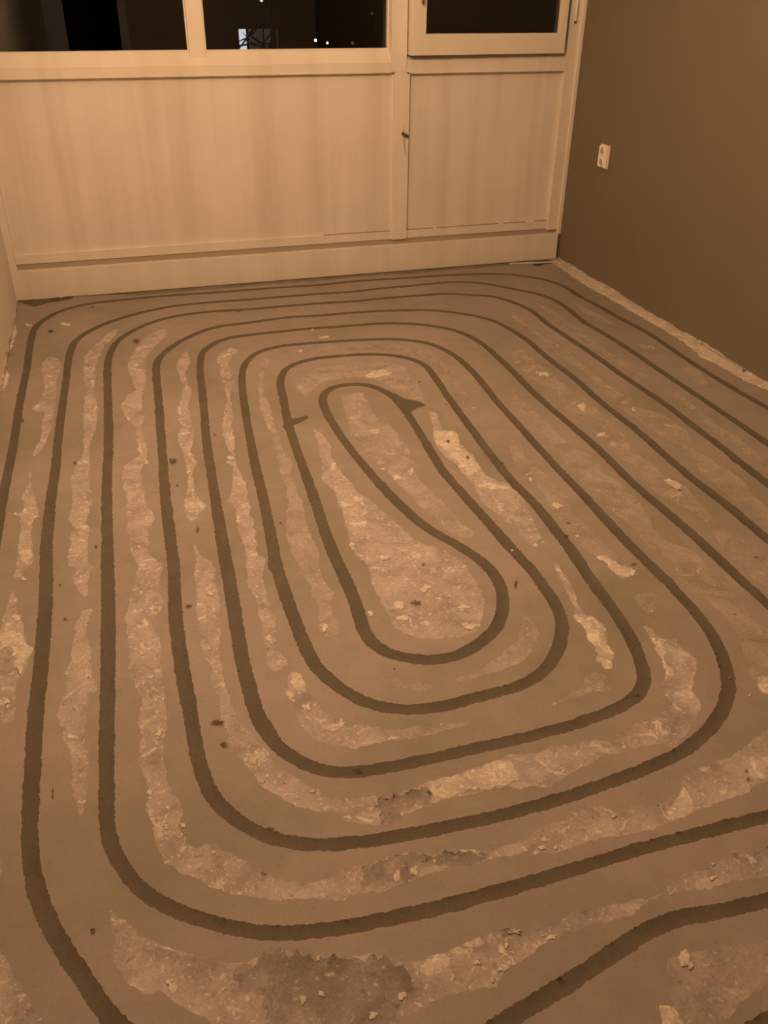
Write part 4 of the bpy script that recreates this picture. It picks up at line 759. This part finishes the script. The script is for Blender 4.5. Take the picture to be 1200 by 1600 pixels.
hb('pane', (XM + 0.05, X1, -0.075, -0.062, ZB, ZT), emitter('curtained_pane', (0.85, 0.80, 0.85), 0.022), win)
# bare tree standing in front of that window
tr_x = 0.136
tr = empty('bare_tree', (tr_x, 9.0, -3.0)); tag(tr, 'leafless tree silhouetted before the lit window', 'tree')
bm = bmesh.new(); tube(bm, [(0.12, 0, 0), (0.10, 0, 1.6), (0.02, 0, 3.2), (0.05, 0, 5.5)], [0.09, 0.07, 0.05, 0.02]); bm_obj('trunk', bm, M_BARK, tr, 0, True)
for (p0, p1, p2, r) in (((-0.454, 0, 3.437), (-0.322, 0, 3.573), (-0.209, 0, 3.701), 0.018),
                         ((-0.484, 0, 3.506), (-0.359, 0, 3.551), (-0.250, 0, 3.611), 0.012),
                         ((-0.470, 0, 3.460), (-0.267, 0, 3.489), (-0.053, 0, 3.410), 0.020),
                         ((-0.337, 0, 3.611), (-0.179, 0, 3.504), (-0.005, 0, 3.471), 0.020),
                         ((-0.237, 0, 3.550), (-0.120, 0, 3.457), (0.038, 0, 3.440), 0.012),
                         ((-0.405, 0, 3.627), (-0.291, 0, 3.520), (-0.213, 0, 3.381), 0.008)):
    q = [Vector(p) for p in (p0, p1, p2)]
    bm = bmesh.new(); tube(bm, q + [Vector((0.05, 0, q[-1].z + 0.3))], [r * .5, r * .8, r, r * 1.2], 6); bm_obj('branch', bm, M_BARK, tr, 0, True)
# small outdoor lights
for (pos, r, s, c, lab) in (((1.705, 13.200, 0.274), .026, 3.0, (1, .93, .8), 'left of two tiny white outdoor lamps right of the lit window'),
                               ((1.925, 13.200, 0.231), .022, 2.6, (1, .95, .85), 'right of two tiny white outdoor lamps right of the lit window'),
                               ((0.823, 13.600, 0.889), .026, 1.6, (.9, .95, 1), 'small cold lamp high on the house above the lit window'),
                               ((2.404, 13.200, 0.223), .03, .07, (.8, .8, .8), 'dim greyish outdoor lamp near the window post'),
                               ((2.772, 13.200, 0.698), .02, .05, (.9, .85, .8), 'faint outdoor lamp high in the middle pane'),
                               ((3.054, 13.200, 0.596), .02, .04, (.9, .85, .8), 'faint outdoor lamp beside the window post')):
    q = Vector(pos)
    L = empty('garden_lamp', (q.x, q.y, -3.0)); tag(L, lab, 'outdoor lamp', 'outdoor lamps in the night')
    bm = bmesh.new(); lathe(bm, [(0, q.z + 3 - r), (r * .7, q.z + 3 - r * .7), (r, q.z + 3), (r * .7, q.z + 3 + r * .7), (0, q.z + 3 + r)], (0, 0, 0), 'Z', 12); bm_obj('globe', bm, emitter('lamp_globe', c, s), L, 0, True)
    bm = bmesh.new(); lathe(bm, [(0.05, 0), (0.05, 0.05), (0.012, 0.06), (0.012, q.z + 3 - r * .9)], (0, 0, 0), 'Z', 10); bm_obj('lamp_post', bm, M_BARK, L, 0, True)
